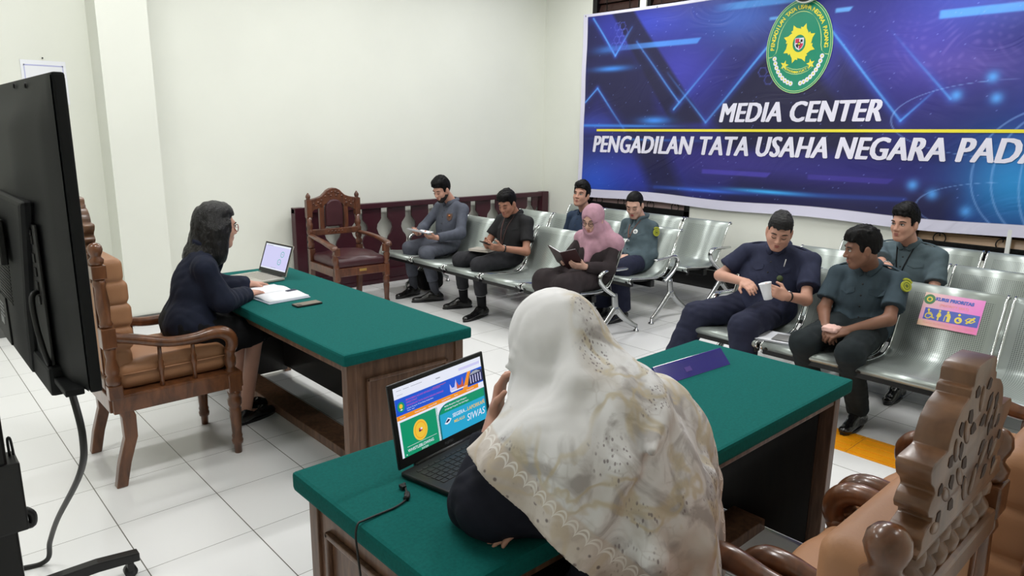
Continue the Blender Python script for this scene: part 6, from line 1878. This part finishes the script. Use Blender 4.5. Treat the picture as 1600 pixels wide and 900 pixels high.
# ---------------------------------------------------------------- woman in the floral headscarf, seen from behind
def hijab_mat():
    m = mat('floral_scarf', rgb(224, 220, 214), .75, spec=.25)
    nt = m.node_tree; N = nt.nodes; L = nt.links; b = N['Principled BSDF']
    def node(t, **k):
        n = N.new(t)
        for a, v in k.items(): setattr(n, a, v)
        return n
    def math_(op, a, c=None):
        n = node('ShaderNodeMath', operation=op)
        for i, v in enumerate((a, c)):
            if v is None: continue
            if isinstance(v, (int, float)): n.inputs[i].default_value = v
            else: L.new(v, n.inputs[i])
        return n.outputs[0]
    def noise(sc, det=3, dist=0.0, off=(0, 0, 0)):
        mp = node('ShaderNodeMapping'); mp.inputs['Location'].default_value = off; L.new(tc.outputs['Object'], mp.inputs['Vector'])
        n = node('ShaderNodeTexNoise'); n.inputs['Scale'].default_value = sc; n.inputs['Detail'].default_value = det; n.inputs['Distortion'].default_value = dist
        L.new(mp.outputs[0], n.inputs['Vector']); return n.outputs['Fac']
    def step(f, lo, hi):
        r = node('ShaderNodeMapRange'); r.inputs['From Min'].default_value = lo; r.inputs['From Max'].default_value = hi; L.new(f, r.inputs['Value']); return r.outputs[0]
    def mix(f, a, c):
        x = node('ShaderNodeMix', data_type='RGBA')
        if isinstance(f, float): x.inputs['Factor'].default_value = f
        else: L.new(f, x.inputs['Factor'])
        if isinstance(a, tuple): x.inputs[6].default_value = a
        else: L.new(a, x.inputs[6])
        if isinstance(c, tuple): x.inputs[7].default_value = c
        else: L.new(c, x.inputs[7])
        return x.outputs[2]
    tc = node('ShaderNodeTexCoord')
    at = node('ShaderNodeAttribute'); at.attribute_name = 'print'          # r: how much of the print, g: distance from the hem, b: run along it
    sp = node('ShaderNodeSeparateColor'); L.new(at.outputs['Color'], sp.inputs[0])
    pr = sp.outputs[0]
    white = rgb(226, 225, 226)
    c = mix(math_('MULTIPLY', step(noise(6, 3, .6), .46, .60), .8), white, rgb(200, 194, 188))
    c = mix(math_('MULTIPLY', step(noise(8, 4, 1.4, (3, 1, 2)), .50, .62), .8), c, rgb(158, 152, 150))
    # golden outlines round the blooms
    n1 = noise(6.5, 3, .5, (7, 2, 5))
    ring = math_('SUBTRACT', 1.0, step(math_('ABSOLUTE', math_('SUBTRACT', n1, .53)), .012, .045))
    c = mix(math_('MULTIPLY', ring, .6), c, rgb(194, 178, 142))
    # petals: pale lobes with thin grey edges
    vo = node('ShaderNodeTexVoronoi', feature='DISTANCE_TO_EDGE'); vo.inputs['Scale'].default_value = 26; L.new(tc.outputs['Object'], vo.inputs['Vector'])
    ed = math_('MULTIPLY', math_('SUBTRACT', 1.0, step(vo.outputs['Distance'], .02, .07)), step(noise(8, 2, .4, (1, 9, 4)), .52, .60))
    c = mix(math_('MULTIPLY', ed, .35), c, rgb(190, 184, 180))
    # dark leaf sprigs in clusters
    v2 = node('ShaderNodeTexVoronoi'); v2.inputs['Scale'].default_value = 62; v2.inputs['Randomness'].default_value = .8
    mp = node('ShaderNodeMapping'); mp.inputs['Scale'].default_value = (1.9, 1.9, .75); mp.inputs['Rotation'].default_value = (.3, .5, .4); L.new(tc.outputs['Object'], mp.inputs['Vector']); L.new(mp.outputs[0], v2.inputs['Vector'])
    leaf = math_('MULTIPLY', math_('SUBTRACT', 1.0, step(v2.outputs['Distance'], .24, .36)), step(noise(9, 2, .3, (5, 5, 1)), .575, .61))
    c = mix(math_('MULTIPLY', leaf, .75), c, rgb(120, 108, 112))
    c = mix(pr, white, c)
    # border: beige band, scalloped white arcs, dotted outer edge
    hem, run = sp.outputs[1], sp.outputs[2]
    hm = math_('MULTIPLY', hem, .4); rn = math_('MULTIPLY', run, 2.0)
    band = math_('SUBTRACT', 1.0, step(hm, .082, .088))
    c = mix(math_('MULTIPLY', band, .55), c, rgb(206, 190, 176))
    v = math_('SUBTRACT', math_('FRACT', math_('DIVIDE', rn, .030)), .5)
    for r, h0 in ((.030, .048), (.019, .048)):
        arc = math_('ADD', h0, math_('MULTIPLY', math_('SQRT', math_('MAXIMUM', math_('SUBTRACT', 1.0, math_('MULTIPLY', math_('MULTIPLY', v, v), 4.0)), 0.0)), r))
        ln = math_('SUBTRACT', 1.0, step(math_('ABSOLUTE', math_('SUBTRACT', hm, arc)), .0018, .0036))
        c = mix(math_('MULTIPLY', ln, .8), c, rgb(240, 236, 232))
    v3 = node('ShaderNodeTexVoronoi'); v3.inputs['Scale'].default_value = 34; L.new(tc.outputs['Object'], v3.inputs['Vector'])
    dot = math_('MULTIPLY', math_('SUBTRACT', 1.0, step(v3.outputs['Distance'], .14, .22)), math_('SUBTRACT', 1.0, step(hm, .040, .044)))
    c = mix(math_('MULTIPLY', dot, .8), c, rgb(96, 82, 82))
    L.new(c, b.inputs['Base Color'])
    nb = node('ShaderNodeTexNoise'); nb.inputs['Scale'].default_value = 500; L.new(tc.outputs['Object'], nb.inputs['Vector'])
    bp = node('ShaderNodeBump'); bp.inputs['Strength'].default_value = .15; bp.inputs['Distance'].default_value = .0006; L.new(nb.outputs['Fac'], bp.inputs['Height']); L.new(bp.outputs['Normal'], b.inputs['Normal'])
    return m

def woman_hijab():
    J = dict(pel=(.64, -1.96, .56), shL=(.455, -1.80, 1.045), shR=(.83, -1.83, 1.03), elL=(.395, -1.61, .835), elR=(.90, -1.70, .835), wrL=(.555, -1.515, 1.005), wrR=(.505, -1.735, .815),
             knL=(.52, -1.50, .56), knR=(.76, -1.50, .56), anL=(.52, -1.55, .09), anR=(.76, -1.55, .09), toL=(.52, -1.36, .03), toR=(.76, -1.36, .03),
             head=(.612, -1.675, 1.222), face=(-.15, 1, -.38),
             hands=dict(L=dict(d=(.28, .10, .95), n=(.55, -.8, 0), t=(-.3, -.6, .2), curl=.6), R=dict(d=(-.97, .16, -.06), n=(0, 0, -1), t=(0, .6, .4), curl=.35)))
    p = Person('woman in white floral hijab seen from behind, leaning on the desk at the black laptop', (.64, -1.96, 0), J, M['skin'], res=.005, female=True)
    p.body(); p.face('down', M['lips'])
    p.top_obj = p.top('jacket', M['navy_dark'], True, seed=61, g=.010, cuff=(.70, .97), amp=.006, tail=.3)
    # the loose left sleeve and front of the jacket heaped on the desk edge
    F = Field((.25, -2.0, .70), (.85, -1.5, 1.1), .007)
    F.ell((.40, -1.655, .862), (.072, .085, .075), .04); F.cone((.40, -1.66, .865), (.47, -1.79, 1.0), .075, .075, .05)
    F.cone((.42, -1.69, .855), (.60, -1.80, .855), .072, .09, .05); F.cone((.52, -1.745, .835), (.78, -1.76, .84), .055, .07, .05)
    F.cut((0, 0, .783), (0, 0, -1)); F.folds(.006, 12, 4)
    F.mesh('sleeve', M['navy_dark'], p.t)
    lo, hi = p.bounds(('pel', 'knL', 'knR', 'anL', 'anR'), .24); lo[2] = .05; hi[2] = .72
    F = Field(lo, hi, .009)
    F.ell(J['pel'], (.19, .15, .12), .05)
    for q in 'LR':
        hip = p.hL if q == 'L' else p.hR
        F.cone(hip, A(*J['kn' + q]), .10, .085, .06); F.cone(A(*J['kn' + q]), A(*J['an' + q]), .085, .10, .05)
    F.box((.64, -1.72, .53), (.17, .22, .08), None, .06, .05); F.box((.64, -1.52, .32), (.17, .07, .2), None, .05, .05)
    F.cut((0, 0, .10), (0, 0, -1)); F.folds(.006, 11, 3)
    F.mesh('skirt', M['black_cloth'], p.t)
    p.shoes(M['shoe'])
    # the scarf: head, then a wide fall over shoulders and back
    F = Field((.10, -2.36, .52), (1.12, -1.40, 1.42), .006)
    hp = p.hp; R = p.H
    F.ell(hp(-.012, 0, .030), (.122, .100, .116), .02, R=R)
    F.ell(hp(.035, 0, -.05), (.080, .086, .10), .04, R=R)
    F.cone(hp(-.03, 0, -.02), A(.63, -1.80, 1.06), .105, .15, .06)
    F.cone(A(.635, -1.84, 1.06), A(.66, -1.93, .86), .16, .175, .07)
    F.cone(A(.66, -1.93, .86), A(.70, -1.96, .62), .175, .185, .05, sq=((0, 1, 0), 1.15))
    F.cone(A(.47, -1.80, 1.03), A(.385, -1.68, .935), .105, .085, .06)
    F.cone(A(.50, -1.86, 1.0), A(.46, -1.88, .84), .12, .11, .06)
    F.cone(A(.82, -1.84, 1.02), A(.90, -1.84, .86), .115, .10, .06)
    F.cone(A(.85, -1.88, .95), A(.905, -1.93, .62), .11, .095, .06)
    F.cone(hp(.05, .02, -.085), A(.375, -1.75, .97), .06, .05, .06)
    F.cone(hp(.04, -.02, -.06), A(.47, -1.70, 1.0), .07, .06, .06)
    for k_ in range(6):
        a_ = .5 + .30 * k_
        F.cone(hp(.055 - .105 * math.cos(a_) * .9, .093 * math.sin(a_) ** .5, .085 - .02 * k_), hp(.045 - .05 * k_ * .5, .104, -.07 + .004 * k_), .006, .010, .018)
    # falling folds
    for pts, r in (([(.60, -1.74, 1.345), (.52, -1.83, 1.19), (.43, -1.86, 1.06), (.36, -1.78, .97)], .022),
                   ([(.66, -1.76, 1.30), (.60, -1.91, 1.14), (.52, -1.99, 1.04), (.44, -1.98, .92)], .020),
                   ([(.70, -1.82, 1.19), (.66, -1.97, 1.11), (.56, -2.03, 1.08)], .018),
                   ([(.74, -1.84, 1.12), (.70, -2.00, 1.00), (.66, -2.10, .84), (.66, -2.13, .66)], .024),
                   ([(.80, -1.88, 1.06), (.82, -2.00, .92), (.82, -2.05, .70)], .022),
                   ([(.58, -2.0, 1.0), (.52, -2.08, .86), (.54, -2.12, .7)], .022),
                   ([(.88, -1.88, 1.0), (.93, -1.95, .85), (.94, -1.97, .62)], .018)):
        n_ = len(pts) - 1
        for i, (a, c) in enumerate(zip(pts[:-1], pts[1:])): F.cone(a, c, r * (.35 if i == 0 else 1), r * (.25 if i == n_ - 1 else 1), .034)
    F.folds(.009, 7, 13, (-.35, -.2, -1)); F.folds(.0025, 16, 17, (-.3, -.2, -1))
    # face opening and the hem
    F.ell(hp(.125, 0, -.02), (.068, .066, .086), .012, 'sub', R=R)
    h0, hn = A(.345, -1.80, .945), nv((-.70, -.30, -.62))
    hn = nv(np.cross(A(.42, -2.13, .745) - h0, A(.96, -1.90, .45) - h0)); hn = hn if hn[2] < 0 else -hn
    F.cut(h0, hn, 0)
    F.shell(.012)
    F.cut(h0, hn, 0)
    o = F.mesh('hijab', hijab_mat(), p.t)
    me = o.data; n = len(me.vertices)
    co = np.empty(n * 3, np.float32); me.vertices.foreach_get('co', co); co = co.reshape(-1, 3)
    hem = -((co - h0) @ hn)
    run = (co - h0) @ nv(np.cross(hn, np.cross(A(.42, -2.13, .745) - h0, hn)) * -1)
    side = (co - p.hc) @ np.array(nv((-.75, .45, 0)))     # plain cloth on the side of the head by the face
    prn = np.clip(1 - (side + .035) / .035, 0, 1) ; prn = np.where(co[:, 2] < 1.06, 1, np.maximum(prn, np.clip((1.13 - co[:, 2]) / .07, 0, 1)))
    # the right hand border hangs nearly straight down
    hr = (1.005 - co[:, 0]) * .9 + (co[:, 1] + 1.95) * -.25
    hem2 = np.where(co[:, 2] < 1.0, np.minimum(hem, np.maximum(hr, 0)), hem)
    run2 = np.where(hem2 < hem, co[:, 2], run)
    col = np.ones((n, 4), np.float32); col[:, 0] = prn; col[:, 1] = np.clip(hem2 / .4, 0, 1); col[:, 2] = (run2 + 1) / 2.0
    ca = me.color_attributes.new('print', 'FLOAT_COLOR', 'POINT'); ca.data.foreach_set('color', col.ravel())
M['navy_dark'] = fabric('navy_jacket', rgb(22, 24, 36))
woman_hijab()
# ---------------------------------------------------------------- camera and light levels
w = bpy.data.worlds.new('world'); SC.world = w; w.use_nodes = True
w.node_tree.nodes['Background'].inputs['Color'].default_value = (.8, .85, .9, 1)
w.node_tree.nodes['Background'].inputs['Strength'].default_value = .3
cd = bpy.data.cameras.new('camera'); cam = link(bpy.data.objects.new('camera', cd))
cd.sensor_width = 36; cd.lens = 1104.1 / 1600 * 36; cd.clip_start = .05
_p, _r, _y = .21964, .01197, .74091
_f = np.array([math.sin(_y), math.cos(_y), 0]); _rt = np.array([math.cos(_y), -math.sin(_y), 0]); _u = np.array([0, 0, 1.])
_f2 = _f * math.cos(_p) - _u * math.sin(_p); _u2 = _u * math.cos(_p) + _f * math.sin(_p)
_r3 = _rt * math.cos(_r) + _u2 * math.sin(_r); _u3 = _u2 * math.cos(_r) - _rt * math.sin(_r)
cam.matrix_world = Matrix(((_r3[0], _u3[0], -_f2[0], -1.451 * .44), (_r3[1], _u3[1], -_f2[1], -6.541 * .44), (_r3[2], _u3[2], -_f2[2], 4.0075 * .44), (0, 0, 0, 1)))
SC.camera = cam
vs = SC.view_settings
SC.display_settings.display_device = 'sRGB'
vs.view_transform = 'Standard'; vs.look = 'None'; vs.gamma = 1; vs.use_curve_mapping = False
vs.exposure = 0.0
